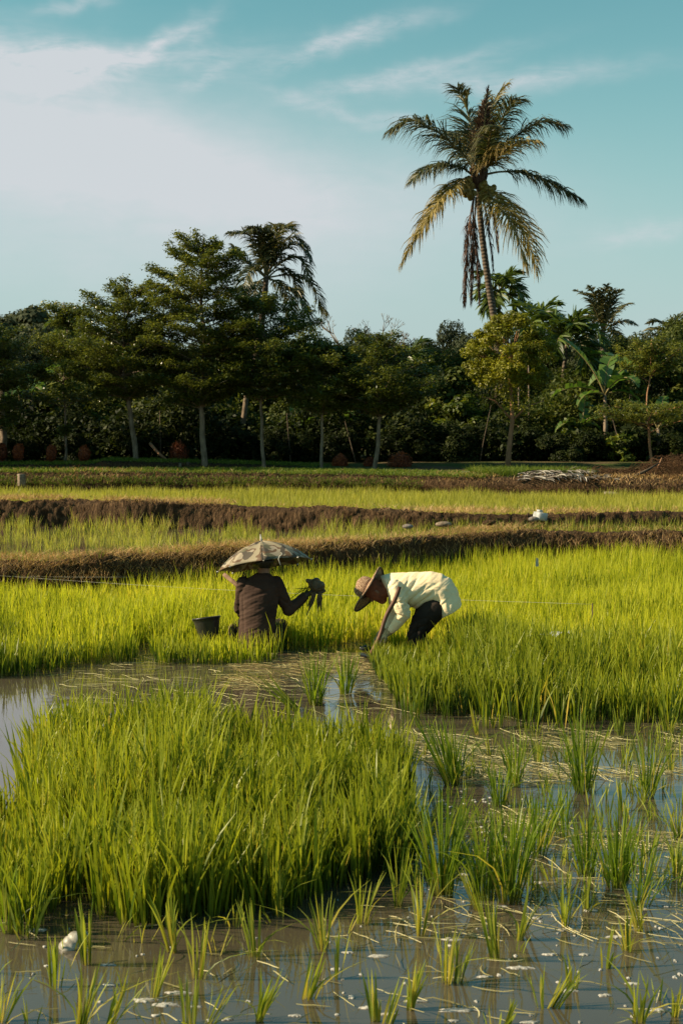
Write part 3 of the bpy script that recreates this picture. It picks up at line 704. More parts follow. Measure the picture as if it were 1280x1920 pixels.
scrub('dry_grass', 9000, (-9, 11), BKy, zbk, (-.3, 1.2), M['straw'], 'dry brown stems over the far bank edge', h=(.03, .12), lean=1.6, wd=.012, patch=(.7, 90), hang=.5)
scrub('dry_grass', 12000, (.6, 11), BKy, lambda x: zbk(x) - .22, (-.32, .5), M['straw_dark'], 'brown trampled stems over the bare bank on the right', h=(.02, .09), lean=2.5, wd=.012, hang=.2)

# ------------------------------------------------------------------ tubes and lofts
def frame(tdir):
    t_ = Vector(tdir).normalized(); up = Vector((0, 0, 1)) if abs(t_.z) < .9 else Vector((1, 0, 0))
    u = t_.cross(up).normalized(); v = t_.cross(u).normalized(); return u, v
def tube(pts, rad, n=8, V=None, F=None, wob=0):
    """swept tube appended to V, F lists"""
    V = [] if V is None else V; F = [] if F is None else F
    b0 = len(V); m_ = len(pts); pts = [Vector(p) for p in pts]
    for i, p in enumerate(pts):
        d = (pts[min(i + 1, m_ - 1)] - pts[max(i - 1, 0)])
        d = d.normalized() if d.length > 1e-7 else Vector((0, 0, 1))
        if i == 0: u, v = frame(d)
        else:
            u = (u - d * u.dot(d)); u = u.normalized() if u.length > 1e-4 else frame(d)[0]; v = d.cross(u)
        for k in range(n):
            a = 2 * math.pi * k / n; r = rad[i] * (1 + wob * (random.random() - .5))
            V.append(tuple(p + u * (r * math.cos(a)) + v * (r * math.sin(a))))
    for i in range(m_ - 1):
        for k in range(n):
            F.append((b0 + i * n + k, b0 + i * n + (k + 1) % n, b0 + (i + 1) * n + (k + 1) % n, b0 + (i + 1) * n + k))
    F.append(tuple(b0 + k for k in range(n))[::-1]); F.append(tuple(b0 + (m_ - 1) * n + k for k in range(n)))
    return V, F
def loft(rings, V, F, n=20):
    """rings: (centre, axis_u, axis_v) with half-axis vectors; closed ends, as one skin"""
    b0 = len(V); m_ = len(rings)
    for c, u, v in rings:
        for k in range(n):
            a = 2 * math.pi * k / n
            V.append(tuple(Vector(c) + Vector(u) * math.cos(a) + Vector(v) * math.sin(a)))
    for i in range(m_ - 1):
        for k in range(n):
            F.append((b0 + i * n + k, b0 + i * n + (k + 1) % n, b0 + (i + 1) * n + (k + 1) % n, b0 + (i + 1) * n + k))
    F.append(tuple(b0 + k for k in range(n))[::-1]); F.append(tuple(b0 + (m_ - 1) * n + k for k in range(n)))
def capsule(p0, r0, p1, r1, V, F, n=14):
    p0, p1 = Vector(p0), Vector(p1); d = (p1 - p0); Ln = d.length
    d = d.normalized() if Ln > 1e-6 else Vector((0, 0, 1)); u, v = frame(d)
    R = []
    for a in (-80, -55, -30, 0): a = math.radians(a); R.append((p0 + d * (r0 * math.sin(a)), r0 * math.cos(a)))
    for a in (0, 30, 55, 80): a = math.radians(a); R.append((p1 + d * (r1 * math.sin(a)), r1 * math.cos(a)))
    loft([(c, u * r, v * r) for c, r in R], V, F, n)
def chain(pts, rads, V, F):
    for i in range(len(pts) - 1): capsule(pts[i], rads[i], pts[i + 1], rads[i + 1], V, F)
def remesh(name, V, F, voxel, material, smooth_it=4, post=None, parent=None):
    me = mesh(name + '_raw', V, F); o = bpy.data.objects.new('tmp', me); COL.objects.link(o)
    md = o.modifiers.new('r', 'REMESH'); md.mode = 'VOXEL'; md.voxel_size = voxel
    if smooth_it:
        ms_ = o.modifiers.new('s', 'SMOOTH'); ms_.iterations = smooth_it; ms_.factor = .6
    dg = bpy.context.evaluated_depsgraph_get(); dg.update()
    nm = bpy.data.meshes.new_from_object(o.evaluated_get(dg)); bpy.data.objects.remove(o); bpy.data.meshes.remove(me)
    nm.name = name; nm.materials.clear(); nm.materials.append(material)
    n = len(nm.vertices); co = np.empty(n * 3, np.float32); nm.vertices.foreach_get('co', co); co = co.reshape(-1, 3)
    no = np.empty(n * 3, np.float32); nm.vertices.foreach_get('normal', no); no = no.reshape(-1, 3)
    if post is not None:
        co = post(co, no); nm.vertices.foreach_set('co', co.astype(np.float32).ravel())
    nm.polygons.foreach_set('use_smooth', np.ones(len(nm.polygons), bool)); nm.update()
    return obj(name, nm, parent)

def pole(name, pts, rad, material, label, cat, n=7):
    b = Vector(pts[0]); V, F = tube([Vector(p) - b for p in pts], rad, n, wob=.1); o = obj(name, mesh(name, V, F, M[material], smooth=True), loc=b); return tag(o, label, cat)
# ------------------------------------------------------------------ leaves
def leafquads(C, nrm, size, aspect=.5, r_=rng, droop=0):
    """rhombic leaves at C with normals nrm"""
    n = len(C); nrm = nrm / (np.linalg.norm(nrm, axis=1, keepdims=True) + 1e-9)
    t_ = r_.normal(size=(n, 3)); t_[:, 2] -= droop; t_ -= nrm * (t_ * nrm).sum(1, keepdims=True); t_ /= np.linalg.norm(t_, axis=1, keepdims=True) + 1e-9
    b_ = np.cross(nrm, t_)
    s_ = (size * r_.uniform(.6, 1.25, n))[:, None]
    V = np.empty((n, 4, 3), np.float32)
    V[:, 0] = C - t_ * s_ * .5; V[:, 2] = C + t_ * s_ * .5
    V[:, 1] = C + b_ * s_ * aspect * .5 + nrm * s_ * .08; V[:, 3] = C - b_ * s_ * aspect * .5 + nrm * s_ * .08
    F = np.arange(n * 4).reshape(n, 4)
    return V.reshape(-1, 3), F
def leafmesh(name, C, nrm, size, material, aspect=.5, r_=rng, droop=0, clump=.8):
    V, F = leafquads(C, nrm, size, aspect, r_, droop)
    rn = np.clip(r_.random(len(C)) * .62 + .38 * vnoise(C + 100, clump), 0, 1)
    return mesh(name, V, F, material, {'rnd': np.repeat(rn, 4)})

def tiered_tree(base, H, tiers, trunk_r, bend, seed, label, group='young trees planted in a row along the bank', dens=1.0, leafsize=.075, bark='bark', rise=.25, thick=.07, first=None, leaf='ketapang', asym=0):
    """tree with branches in flat layers; tiers: (height, radius)"""
    r_ = np.random.default_rng(seed); rs = random.Random(seed)
    root = empty('tree', base, 0, label, 'tree', group)
    V, F = [], []
    ph_ = rs.uniform(0, 6)
    def tp(z): k = z / H; return Vector((bend * math.sin(k * 3.0) * .5 + bend * k * .5 + .045 * math.sin(z * 2.1 + ph_) + .02 * math.sin(z * 5.3 + ph_), .3 * bend * math.sin(k * 4), z))
    zs = np.linspace(-.15, H, 14)
    tube([tp(z) for z in zs], [max(.012, trunk_r * (1.35 if z < .05 else 1) * (1 - .82 * max(0, z) / H)) for z in zs], 9, V, F, .08)
    C = []; NR = []
    for (z, R) in tiers:
        nb = max(5, int(6 + R * 2.2)); a0 = rs.random() * 6.28
        k_up = z / H
        for b in range(nb):
            a = a0 + b * 6.283 / nb + rs.uniform(-.3, .3); Rb = R * rs.uniform(.68, 1.12) * (1 + asym * math.cos(a))
            rs_ = (rise + .75 * max(0, k_up - .55)) * Rb
            z0 = z - rs_ * rs.uniform(.6, 1.1)
            st = tp(max(.3, min(z0, H))); en = Vector((st.x + math.cos(a) * Rb, st.y + math.sin(a) * Rb, z + rs.uniform(-.12, .16)))
            mid = (st + en) / 2 + Vector((rs.uniform(-.06, .06), rs.uniform(-.06, .06), .10 * Rb * (1 - k_up)))
            pts = [st * (1 - q) ** 2 + mid * 2 * q * (1 - q) + en * q * q for q in np.linspace(0, 1, 6)]
            br = trunk_r * .42 * (1 - .6 * k_up)
            tube(pts, [max(.006, br * (1 - .85 * q)) for q in np.linspace(0, 1, 6)], 5, V, F)
            nc = int((22 + 52 * Rb) * dens)
            q = r_.uniform(.16, 1.04, nc) ** .8
            P0 = np.array([list(st * (1 - x) ** 2 + mid * 2 * x * (1 - x) + en * x * x) for x in q])
            lat = r_.normal(0, 1, nc) * (.30 * Rb * np.sin(np.clip(q, 0, 1) * np.pi * .8 + .25)) * .62
            P0[:, 0] += -math.sin(a) * lat; P0[:, 1] += math.cos(a) * lat
            P0[:, 2] += r_.normal(.03, thick * .8, nc) + .06 * vnoise(P0, 3)
            # rosettes of leaves
            for k in range(9):
                o_ = r_.normal(0, leafsize * .75, (nc, 3)) * (1, 1, .45)
                C.append(P0 + o_); nn = r_.normal(0, .42, (nc, 3)) + (0, 0, 1); NR.append(nn)
    obj('trunk', mesh('trunk', V, F, M[bark], smooth=True), root)
    C = np.concatenate(C); NR = np.concatenate(NR)
    obj('crown', leafmesh('crown', C, NR, np.full(len(C), leafsize), M[leaf], .55, r_, clump=1.4), root)
    return root
def T(px, base_py, d, tiers_px, trunk_px, bend_px, seed, label, **kw):
    b = at(px, base_py, d); s_ = sc(d)
    tiers = [((base_py - y) / s_, r / s_) for y, r in tiers_px]
    H_ = max(t_[0] for t_ in tiers) + .15
    return tiered_tree(b, H_, tiers, trunk_px / s_ / 2 * .85, bend_px / s_, seed, label, **kw)

T(120, 862, 37.5, [(810, 12), (742, 78), (700, 72), (668, 60), (640, 66), (605, 40), (580, 44)], 6, 6, 1, 'thin young tree with sparse flat layers, straight pale trunk, between two clipped red shrubs', dens=.8)
T(257, 870, 36.5, [(735, 62), (712, 110), (680, 125), (650, 128), (620, 118), (590, 100), (566, 85), (545, 50)], 13, -26, 2, 'broad layered tree with a slightly bent trunk, left of the tallest tree of the row', dens=1.05)
T(380, 877, 36, [(750, 70), (722, 105), (690, 120), (655, 128), (618, 122), (580, 118), (545, 105), (512, 92), (482, 75), (460, 45)], 14, 2, 3, 'tallest layered tree of the row, with the thickest straight trunk', dens=1.15)
T(490, 882, 35.8, [(738, 62), (712, 92), (680, 105), (648, 112), (618, 104), (592, 86), (566, 60)], 9, 5, 4, 'layered tree in front of the bushy coconut palm, dark slim trunk')
T(607, 884, 35.6, [(762, 58), (735, 78), (708, 86), (680, 74), (655, 50)], 8, -4, 5, 'smaller layered tree with a thin slightly curved trunk, second left of the forked one')
T(706, 886, 35.4, [(770, 60), (745, 105), (718, 112), (690, 105), (662, 82), (640, 45)], 11, 4, 6, 'low spreading tree with pale bare trunk forking into wide limbs near the red bush', dens=.85)
T(1218, 886, 35.2, [(778, 120), (764, 95), (690, 55), (668, 62), (650, 40)], 7, -5, 8, 'thin reddish trunk with two far-apart flat leaf layers, beside the brown brush mound', dens=.75, bark='bark_red')
T(-30, 868, 36.2, [(795, 70), (760, 95), (720, 105), (688, 110), (655, 105), (625, 80)], 12, 5, 9, 'layered tree mostly outside the frame, its dark branches reaching in')
T(-78, 868, 34.0, [(640, 60), (590, 70), (560, 66), (545, 68)], 12, 5, 19, 'tall tree outside the frame, only one leaf tip showing against the sky', dens=.5)

for k_, (px_, by_, d_) in enumerate([(-185, 866, 36), (-300, 866, 36.3), (-415, 866, 36), (-560, 866, 36.2), (-720, 866, 36.1)]):  # unseen trees continuing the row, added to shade the thicket
    T(px_, by_, d_, [(770, 80), (730, 115), (690, 125), (645, 125), (600, 110), (555, 85), (520, 55)], 13, 6, 40 + k_, ['first', 'second', 'third', 'fourth', 'fifth'][k_] + ' unseen layered tree beyond the left frame edge, added for shade', dens=.7)
def bushy_tree(base, H, R, seed, blobs=14, leaves=9000, size=.12, material='jungle', zc=.62, zr=.42, trunk_r=.1, name='tree', label=None, group=None, cat='tree', bark='bark_dark', aspect=.5, flat=1.0, link=True, multi=False):
    """broadleaf: limbs into leaf clumps of uneven size, so the outline is broken"""
    r_ = np.random.default_rng(seed); rs = random.Random(seed)
    root = empty(name, base, 0, label, cat, group)
    V, F = [], []
    bl = []
    for k in range(blobs):
        a = rs.uniform(0, 6.283); q = math.sqrt(rs.random()); zz = rs.uniform(-1, 1)
        rr = R * q * (math.sqrt(max(.05, 1 - zz * zz * .85)) if (zz > 0 or zc > .55) else 1.0) * .85
        c = Vector((rr * math.cos(a), rr * math.sin(a), H * zc + zz * H * zr * .85))
        bl.append((c, R * rs.uniform(.22, .46)))
    if zc - zr > .12 or multi:
        tr = [Vector((0, 0, -.2)), Vector((.03 * H * rs.uniform(-1, 1), 0, H * .2)), Vector((.05 * H * rs.uniform(-1, 1), .02 * H, H * .42)), Vector((.05 * H * rs.uniform(-1, 1), 0, H * zc))]
        tube(tr, [trunk_r * 1.2, trunk_r, trunk_r * .75, trunk_r * .35], 7, V, F)
        for c, rad in bl[:8]:
            tube([tr[2], (tr[2] + c) / 2 + Vector((0, 0, -.05 * H)), c], [trunk_r * .45, trunk_r * .3, .01], 5, V, F)
    if V: obj('trunk', mesh('trunk', V, F, M[bark], smooth=True), root)
    w_ = np.array([b[1] ** 2 for b in bl]); w_ /= w_.sum()
    idx = r_.choice(len(bl), leaves, p=w_)
    Cc = np.array([list(b[0]) for b in bl])[idx]; Rr = np.array([b[1] for b in bl])[idx]
    d = r_.normal(size=(leaves, 3)); d /= np.linalg.norm(d, axis=1, keepdims=True)
    bump_ = 1 + .35 * fbm(Cc * 3 + d * 1.5, 2.0, 2)
    P = Cc + d * (Rr * bump_ * r_.uniform(.55, 1.08, leaves) ** .6)[:, None] * (1, 1, .8 * flat)
    P[:, 2] = np.maximum(P[:, 2], .02)
    nr = d * .7 + r_.normal(0, .45, (leaves, 3)) + (0, 0, .55)
    obj('crown', leafmesh('crown', P, nr, np.full(leaves, size), M[material], aspect, r_, droop=.4, clump=1.2 / max(R, .5) * 2), root)
    return root

# the rounded yellow-green tree
b = at(952, 870, 36.0); s_ = sc(36.0)
def bright_tree():
    r_ = np.random.default_rng(77); rs = random.Random(77)
    root = empty('tree', b, 0, 'rounded yellow-green tree with dense dome crown below the tall coconut palm', 'tree')
    V, F = [], []
    tr = [Vector((-.02, 0, -.2)), Vector((.02, 0, .4)), Vector((.10, 0, 1.1)), Vector((.07, 0, 1.7)), Vector((.0, .05, 2.4)), Vector((.05, 0, 3.1))]
    tube(tr, [.085, .065, .055, .045, .035, .02], 8, V, F, .15)
    tube([tr[2], (.45, 0, 1.45), (.9, .1, 1.6)], [.03, .02, .01], 5, V, F)
    tube([tr[2], (-.35, 0, 1.6), (-.8, .1, 1.75)], [.03, .02, .01], 5, V, F)
    bl = []
    for k in range(90):
        a = rs.uniform(0, 6.283); zz = rs.uniform(0, 1); q = rs.uniform(.55, 1)
        prof = 1.22 * math.sqrt(max(.02, 1 - (max(0, zz - .25) / .78) ** 2)) if zz > .25 else 1.2 * (.75 + zz)
        bl.append((Vector((prof * q * math.cos(a) * (1.02 if math.cos(a) > 0 else .9), prof * q * math.sin(a) * .9, 2.05 + zz * 1.62)), rs.uniform(.14, .27)))
    for c, rad in bl[::4]: tube([tr[4], (tr[4] + c) / 2, c], [.022, .015, .006], 5, V, F)
    obj('trunk', mesh('trunk', V, F, M['bark_red'], smooth=True), root)
    n = 38000; idx = r_.integers(0, len(bl), n)
    Cc = np.array([list(q[0]) for q in bl])[idx]; Rr = np.array([q[1] for q in bl])[idx]
    d = r_.normal(size=(n, 3)); d /= np.linalg.norm(d, axis=1, keepdims=True)
    P = Cc + d * (Rr * r_.uniform(.4, 1.15, n))[:, None] * (1, 1, .7)
    # sparse skirt below
    m_ = 5000; a = r_.uniform(0, 6.283, m_); q = r_.uniform(.2, 1.1, m_)
    P2 = np.c_[q * np.cos(a) * 1.05, q * np.sin(a), r_.uniform(1.35, 2.3, m_)]
    P2 = P2[vnoise(P2 + 40, 2.6) > .52]
    P = np.concatenate([P, P2]); d = np.concatenate([d, r_.normal(size=(len(P2), 3)) * .5])
    obj('crown', leafmesh('crown', P, d * .6 + r_.normal(0, .4, P.shape) + (0, 0, .6), np.full(len(P), .07), M['bright_tree'], .5, r_, clump=2.5), root)
bright_tree()

# ------------------------------------------------------------------ palms
def frond_mesh(pts, leaf_len, nleaf, hang, material, seed, wd=.045, start=.12, tipshrink=.35, rach='rachis', r0=.035, segs=2, vee=.4, spread=1.0, ragged=.15, fold=0.0):
    """pinnate frond along a 3d curve; leaflets on both sides, drooping by 'hang'"""
    rs = np.random.default_rng(seed)
    P = [Vector(p) for p in pts]
    # Catmull-Rom resample
    Q = [P[0] * 2 - P[1]] + P + [P[-1] * 2 - P[-2]]
    C = []
    for i in range(1, len(Q) - 2):
        for q in np.linspace(0, 1, 8, endpoint=False):
            a, b_, c_, d_ = Q[i - 1], Q[i], Q[i + 1], Q[i + 2]
            C.append(.5 * ((2 * b_) + (c_ - a) * q + (2 * a - 5 * b_ + 4 * c_ - d_) * q * q + (3 * b_ - a - 3 * c_ + d_) * q ** 3))
    C.append(P[-1])
    arr = np.array([list(c) for c in C]); seg = np.linalg.norm(np.diff(arr, axis=0), axis=1); cum = np.r_[0, np.cumsum(seg)]; L_ = cum[-1]
    V, F = tube(C, [r0 * (1 - .85 * i / len(C)) for i in range(len(C))], 5)
    nV = len(V); MI = [0] * len(F)
    LV = []; LF = []; rn = [0.3] * nV; al = [0.0] * nV
    for side in (-1, 1):
        for k in range(nleaf):
            s = start + (1 - start) * (k + rs.random() * .8) / nleaf
            if rs.random() < ragged * .5: continue
            x = s * L_; i = min(len(seg) - 1, np.searchsorted(cum, x) - 1 if x > 0 else 0); i = max(i, 0)
            p = arr[i] + (arr[i + 1] - arr[i]) * ((x - cum[i]) / (seg[i] + 1e-9))
            tg = (arr[i + 1] - arr[i]); tg /= np.linalg.norm(tg) + 1e-9
            sd = np.cross(tg, (0, 0, 1.0)); nn_ = np.linalg.norm(sd)
            sd = sd / nn_ if nn_ > .15 else np.array([0.3, .95, 0])
            upv = np.cross(sd, tg); upv *= np.sign(upv[2]) if abs(upv[2]) > .05 else 1
            ln = leaf_len * math.sin(math.pi * min(1, (.12 + .88 * s) ** .75)) ** .6 if s < .97 else leaf_len * .3
            ln = leaf_len * (tipshrink + (1 - tipshrink) * math.sin(math.pi * min(.98, max(.08, s * .92 + .06)))) * rs.uniform(1 - ragged * 2, 1.1)
            d = sd * side * spread * (1 - fold) + tg * (.55 + .5 * s) + upv * vee + rs.normal(0, .17, 3)
            d /= np.linalg.norm(d)
            hv = rs.uniform(.6, 1.6); pr = [p]; dd = d.copy(); q_ = p.copy()
            for j in range(segs + 1):
                q_ = q_ + dd * ln / (segs + 1); pr.append(q_.copy())
                dd = dd + np.array([0, 0, -hang * hv]) * (j + 1) / (segs + 1) * 1.3; dd /= np.linalg.norm(dd)
            wv = np.cross(d, upv); wv = wv / (np.linalg.norm(wv) + 1e-9) * .5 + rs.normal(0, .5, 3) * .6; wv -= d * wv.dot(d); wv /= np.linalg.norm(wv) + 1e-9
            b0 = nV + len(LV); rv = rs.random()
            for j, pp in enumerate(pr):
                wk = wd * [.5, 1, .75, .1, .1][j if segs == 2 else min(j, 3)] * .5
                LV.append(tuple(pp - wv * wk)); LV.append(tuple(pp + wv * wk)); rn += [rv, rv]; al += [j / (len(pr) - 1)] * 2
            for j in range(len(pr) - 1): LF.append((b0 + 2 * j, b0 + 2 * j + 1, b0 + 2 * j + 3, b0 + 2 * j + 2)); MI.append(1)
    return mesh('frond', V + LV, F + LF, mats=[M[rach], M[material]], mi=MI, attrs={'rnd': rn, 'along': al})

# tall coconut palm
def tall_palm():
    D = 50.0; s_ = sc(D)
    base = at(952, 868, D); root = empty('coconut_palm', base, 0, 'tall leaning coconut palm with yellow nuts and hanging dead fronds against the sky', 'palm tree')
    def L3(px, py, dy=0.0): return at(px, py, D + dy) - base
    tp = [(952, 875), (950, 830), (944, 760), (937, 690), (930, 630), (924, 585), (915, 530), (908, 480), (903, 440), (899, 400), (897, 370), (898, 330)]
    pts = []
    for i in range(len(tp) - 1):
        for q in np.linspace(0, 1, 7, endpoint=False): pts.append(L3(tp[i][0] + (tp[i + 1][0] - tp[i][0]) * q, tp[i][1] + (tp[i + 1][1] - tp[i][1]) * q))
    n = len(pts); rad = [(.145 - .05 * i / n) * (1.04 if i % 2 else .95) for i in range(n)]
    V, F = tube(pts, rad, 12); obj('trunk', mesh('trunk', V, F, M['palm_bark'], smooth=True), root)
    c = (896, 335)
    FR = [  # control points px, depth swing, leaflet length m, hang, material
     ([(890,322,0),(868,290,0),(820,248,-.3),(775,226,-.6),(738,240,-.8)], 1.15, .55, 'palm', 1.0),
     ([(888,330,0),(862,313,-.4),(825,309,-.8),(795,318,-1.1),(771,338,-1.3)], .8, .9, 'palm', 1.0),
     ([(886,336,0),(858,345,.3),(825,375,.6),(790,425,.9),(752,496,1.0)], .85, .55, 'palm_sun_gold', 1.0),
     ([(888,334,0),(862,338,-.8),(836,362,-1.6),(806,400,-2),(782,440,-2.2)], .7, .6, 'palm_sun_gold', 1.0),
     ([(895,320,0),(888,270,.4),(880,225,.8),(868,185,.8),(857,163,.5)], .95, .45, 'palm', 1.0),
     ([(900,320,0),(906,270,.8),(916,220,1.5),(930,182,1.8),(952,156,1.8)], .75, .45, 'palm_sun_gold', 1.0),
     ([(902,320,0),(920,275,-.3),(938,228,-.6),(958,192,-1),(976,186,-1.4)], .85, .6, 'palm', 1.0),
     ([(904,322,0),(935,285,.2),(975,250,.2),(1015,228,0),(1058,236,-.2)], .95, .6, 'palm', 1.0),
     ([(904,324,0),(925,300,-1.2),(955,275,-2.2),(985,264,-2.8),(1010,266,-3)], .95, .9, 'palm_sun_gold', 1.0),
     ([(906,328,0),(940,322,-.2),(985,325,-.4),(1035,345,-.5),(1088,374,-.6)], .85, .9, 'palm', .85),
     ([(904,338,0),(928,362,.4),(955,395,.9),(985,440,1.2),(1006,506,1.3)], 1.05, .5, 'palm_sun_gold', 1.0),
     ([(903,340,0),(920,368,-.8),(945,400,-1.6),(968,440,-2),(985,500,-2.1)], 1.0, .5, 'palm_sun_gold', 1.0),
     ([(897,322,0),(893,280,1.0),(892,240,1.6),(905,205,1.8),(915,175,1.9)], .6, .5, 'palm', 1.0),
     ([(899,320,0),(904,270,-.8),(908,225,-1.2),(912,190,-1.3),(914,168,-1.3)], .42, .3, 'palm_dead', .6),
     ([(896,320,0),(898,275,-.3),(900,235,-.4),(904,205,-.4),(908,188,-.4)], .45, .3, 'palm_dead', .6),
     ([(900,320,0),(912,285,-1.6),(918,255,-2.6),(922,240,-3.2),(926,236,-3.8)], .7, .8, 'palm', 1.0),
     ([(894,322,0),(880,290,1.6),(866,262,2.6),(852,250,3.3),(842,256,3.8)], .9, .7, 'palm', 1.0),
    ]
    for i, (cp, ll, hg, mt, sp) in enumerate(FR):
        n_ = 84 if mt != 'palm_dead' else 90
        me = frond_mesh([L3(a, b_, dy) for a, b_, dy in cp], ll * 1.4, int(n_ * 1.45), hg + .35, mt, 500 + i, vee=.12, wd=.043, start=.20 if i == 9 else .14, ragged=.12 if mt == 'palm' else .2, spread=sp, r0=.045)
        f = obj('frond', me, root)
        if mt == 'palm_sun_gold': f['label'] = 'frond coloured gold for sunlight'
    # hanging dead fronds
    for i, (cp, ll) in enumerate([([(889,365,-.3),(883,395,-.5),(876,450,-.6),(872,510,-.6),(870,568,-.6)], .55), ([(892,370,-.4),(890,400,-.6),(886,460,-.7),(884,520,-.7),(882,565,-.7)], .5),
                                   ([(888,368,.3),(886,400,.4),(892,460,.4),(896,510,.4),(898,562,.4)], .42), ([(904,372,-.3),(911,400,-.4),(916,440,-.5),(922,475,-.5),(924,505,-.5)], .35), ([(908,370,.2),(920,390,.3),(928,420,.3),(932,450,.3),(934,470,.3)], .35)]):
        me = frond_mesh([L3(a, b_, dy) for a, b_, dy in cp], ll * 1.5, 150 if i < 3 else 60, 2.4, 'palm_dead', 560 + i, wd=.036, start=.2, rach='rachis_dead', spread=.55, vee=0, ragged=.3, r0=.04)
        obj('frond', me, root)['label'] = 'brown dead frond hanging beside the trunk'
    # fibrous crown heart
    V, F = [], []
    for k in range(26):
        a = random.uniform(0, 6.28); p0 = L3(897, 352) + Vector((math.cos(a) * .1, math.sin(a) * .1, 0)); p1 = L3(897, 318) + Vector((math.cos(a) * .32, math.sin(a) * .32, random.uniform(-.3, .4)))
        tube([p0, (p0 + p1) / 2, p1], [.075, .06, .02], 5, V, F)
    obj('frond_base', mesh('frond_base', V, F, M['rachis_dead']), root)
    # nuts
    V, F = [], []
    for j in range(9):
        th = math.pi * j / 8; r = math.sin(th) * .125 * (1 + .08 * math.cos(th)); rr = [(r * math.cos(2 * math.pi * k / 12), r * math.sin(2 * math.pi * k / 12), -.155 * math.cos(th)) for k in range(12)]
        V += rr
    for j in range(8):
        for k in range(12): F.append((j * 12 + k, j * 12 + (k + 1) % 12, (j + 1) * 12 + (k + 1) % 12, (j + 1) * 12 + k))
    nm = mesh('coconut', V, F, M['coconut'], smooth=True)
    spots = [(871,347),(878,343),(875,355),(882,357),(868,358),(879,364),(885,349),(873,364),(881,370),(903,350),(911,353),(919,356),(906,361),(914,364),(922,362),(903,370),(911,373),(918,370),(908,344),(925,352),(888,362),(879,336)]
    for k, (a, b_) in enumerate(spots):
        o = obj('coconut', nm, root, L3(a, b_, random.uniform(-.55, -.2))); o.rotation_euler = (random.uniform(-.5, .5), random.uniform(-.5, .5), 0); o.scale = [random.uniform(.8, 1.0)] * 3
    return root
tall_palm()

def crown_palm(px, py_top_trunk, py_base, D, nf, Lf, seed, label, leaf_len, mt='palm', tr=.12, lean=0, hang=.6, upness=.9, stiff=False, name='coconut_palm', droop=1.0, group=None, sway=0.0, wd=.06, nleaf=30):
    base = at(px, py_base, D); top = at(px + lean, py_top_trunk, D); root = empty(name, base, 0, label, 'palm tree', group)
    tv = top - base; rs = random.Random(seed)
    pts = [tv * q + Vector((.15 * math.sin(q * 3.1) * (1 if lean > 0 else -1), 0, 0)) for q in np.linspace(-.02, 1, 14)]
    V, F = tube(pts, [tr * (1.25 - .45 * q) for q in np.linspace(0, 1, 14)], 9)
    obj('trunk', mesh('trunk', V, F, M['palm_bark'], smooth=True), root)
    for k in range(nf):
        a = k * 2.39996 + rs.uniform(-.2, .2); e = math.radians(85 - 75 * (k / nf) ** .8 * upness * 1.25 + rs.uniform(-8, 8)); Lk = Lf * rs.uniform(.82, 1.1)
        h = Vector((math.cos(a) + sway, math.sin(a), 0)).normalized()
        cp = []; p = tv.copy(); el_ = e
        for j in range(6):
            cp.append(p.copy()); p = p + (h * math.cos(el_) + Vector((0, 0, 1)) * math.sin(el_)) * Lk / 5; el_ -= math.radians(15 + 15 * droop * (j / 5) + (k / nf) * 9 * droop)
        me = frond_mesh(cp, leaf_len * 1.25, int(nleaf * 1.6), hang, mt, seed * 100 + k, wd=wd, start=.16, ragged=.12, r0=.03, vee=.35 if not stiff else .7)
        obj('frond', me, root)
    return root
def set_palm(D, trunk, fr, ll, hang, label, mt, tr, seed, wd=.045, nl=60):
    base = at(trunk[0][0], trunk[0][1], D); root = empty('coconut_palm', base, 0, label, 'palm tree')
    pts = [at(a, b_, D) - base for a, b_ in trunk]; P_ = []
    for i in range(len(pts) - 1): P_ += [pts[i].lerp(pts[i + 1], q) for q in np.linspace(0, 1, 5, endpoint=False)]
    P_.append(pts[-1]); n = len(P_); V, F = tube(P_, [tr * (1.2 - .45 * i / n) * (1.04 if i % 2 else .96) for i in range(n)], 9); obj('trunk', mesh('trunk', V, F, M['palm_bark'], smooth=True), root)
    rs_ = random.Random(seed)
    for k, cp in enumerate(fr):
        sw = rs_.choice([-1, 1]) * rs_.uniform(.3, 1.3)
        me = frond_mesh([at(a, b_, D + sw * j / (len(cp) - 1)) - base for j, (a, b_) in enumerate(cp)], ll * rs_.uniform(.85, 1.1), nl, hang, mt, seed * 100 + k, wd=wd, start=.14, ragged=.12, r0=.03, vee=.15)
        obj('frond', me, root)
    return root
set_palm(44, [(455, 868), (470, 760), (485, 640), (496, 560), (499, 518)], [
 [(498,520),(488,472),(466,440),(430,436)], [(499,516),(498,462),(490,432),(468,424)], [(500,516),(510,460),(528,428),(554,430)], [(501,516),(530,470),(560,458),(583,490)], [(501,516),(538,484),(566,490),(580,528)],
 [(502,520),(545,516),(585,534),(609,590)], [(502,522),(530,534),(562,556),(588,618)], [(497,520),(472,498),(452,480),(440,462)], [(500,516),(517,446),(536,424),(552,422)], [(498,518),(480,502),(464,516),(452,560)],
 [(499,516),(494,455),(480,430),(462,434)], [(502,520),(522,506),(548,514),(560,556)], [(501,518),(520,470),(548,445),(575,462)], [(500,516),(505,455),(512,425),(522,420)], [(500,520),(520,530),(540,556),(548,600)], [(498,520),(484,530),(476,556),(474,590)]],
 .68, .75, 'bushy wind-blown coconut palm rising behind the layered trees', 'palm', .11, 31)
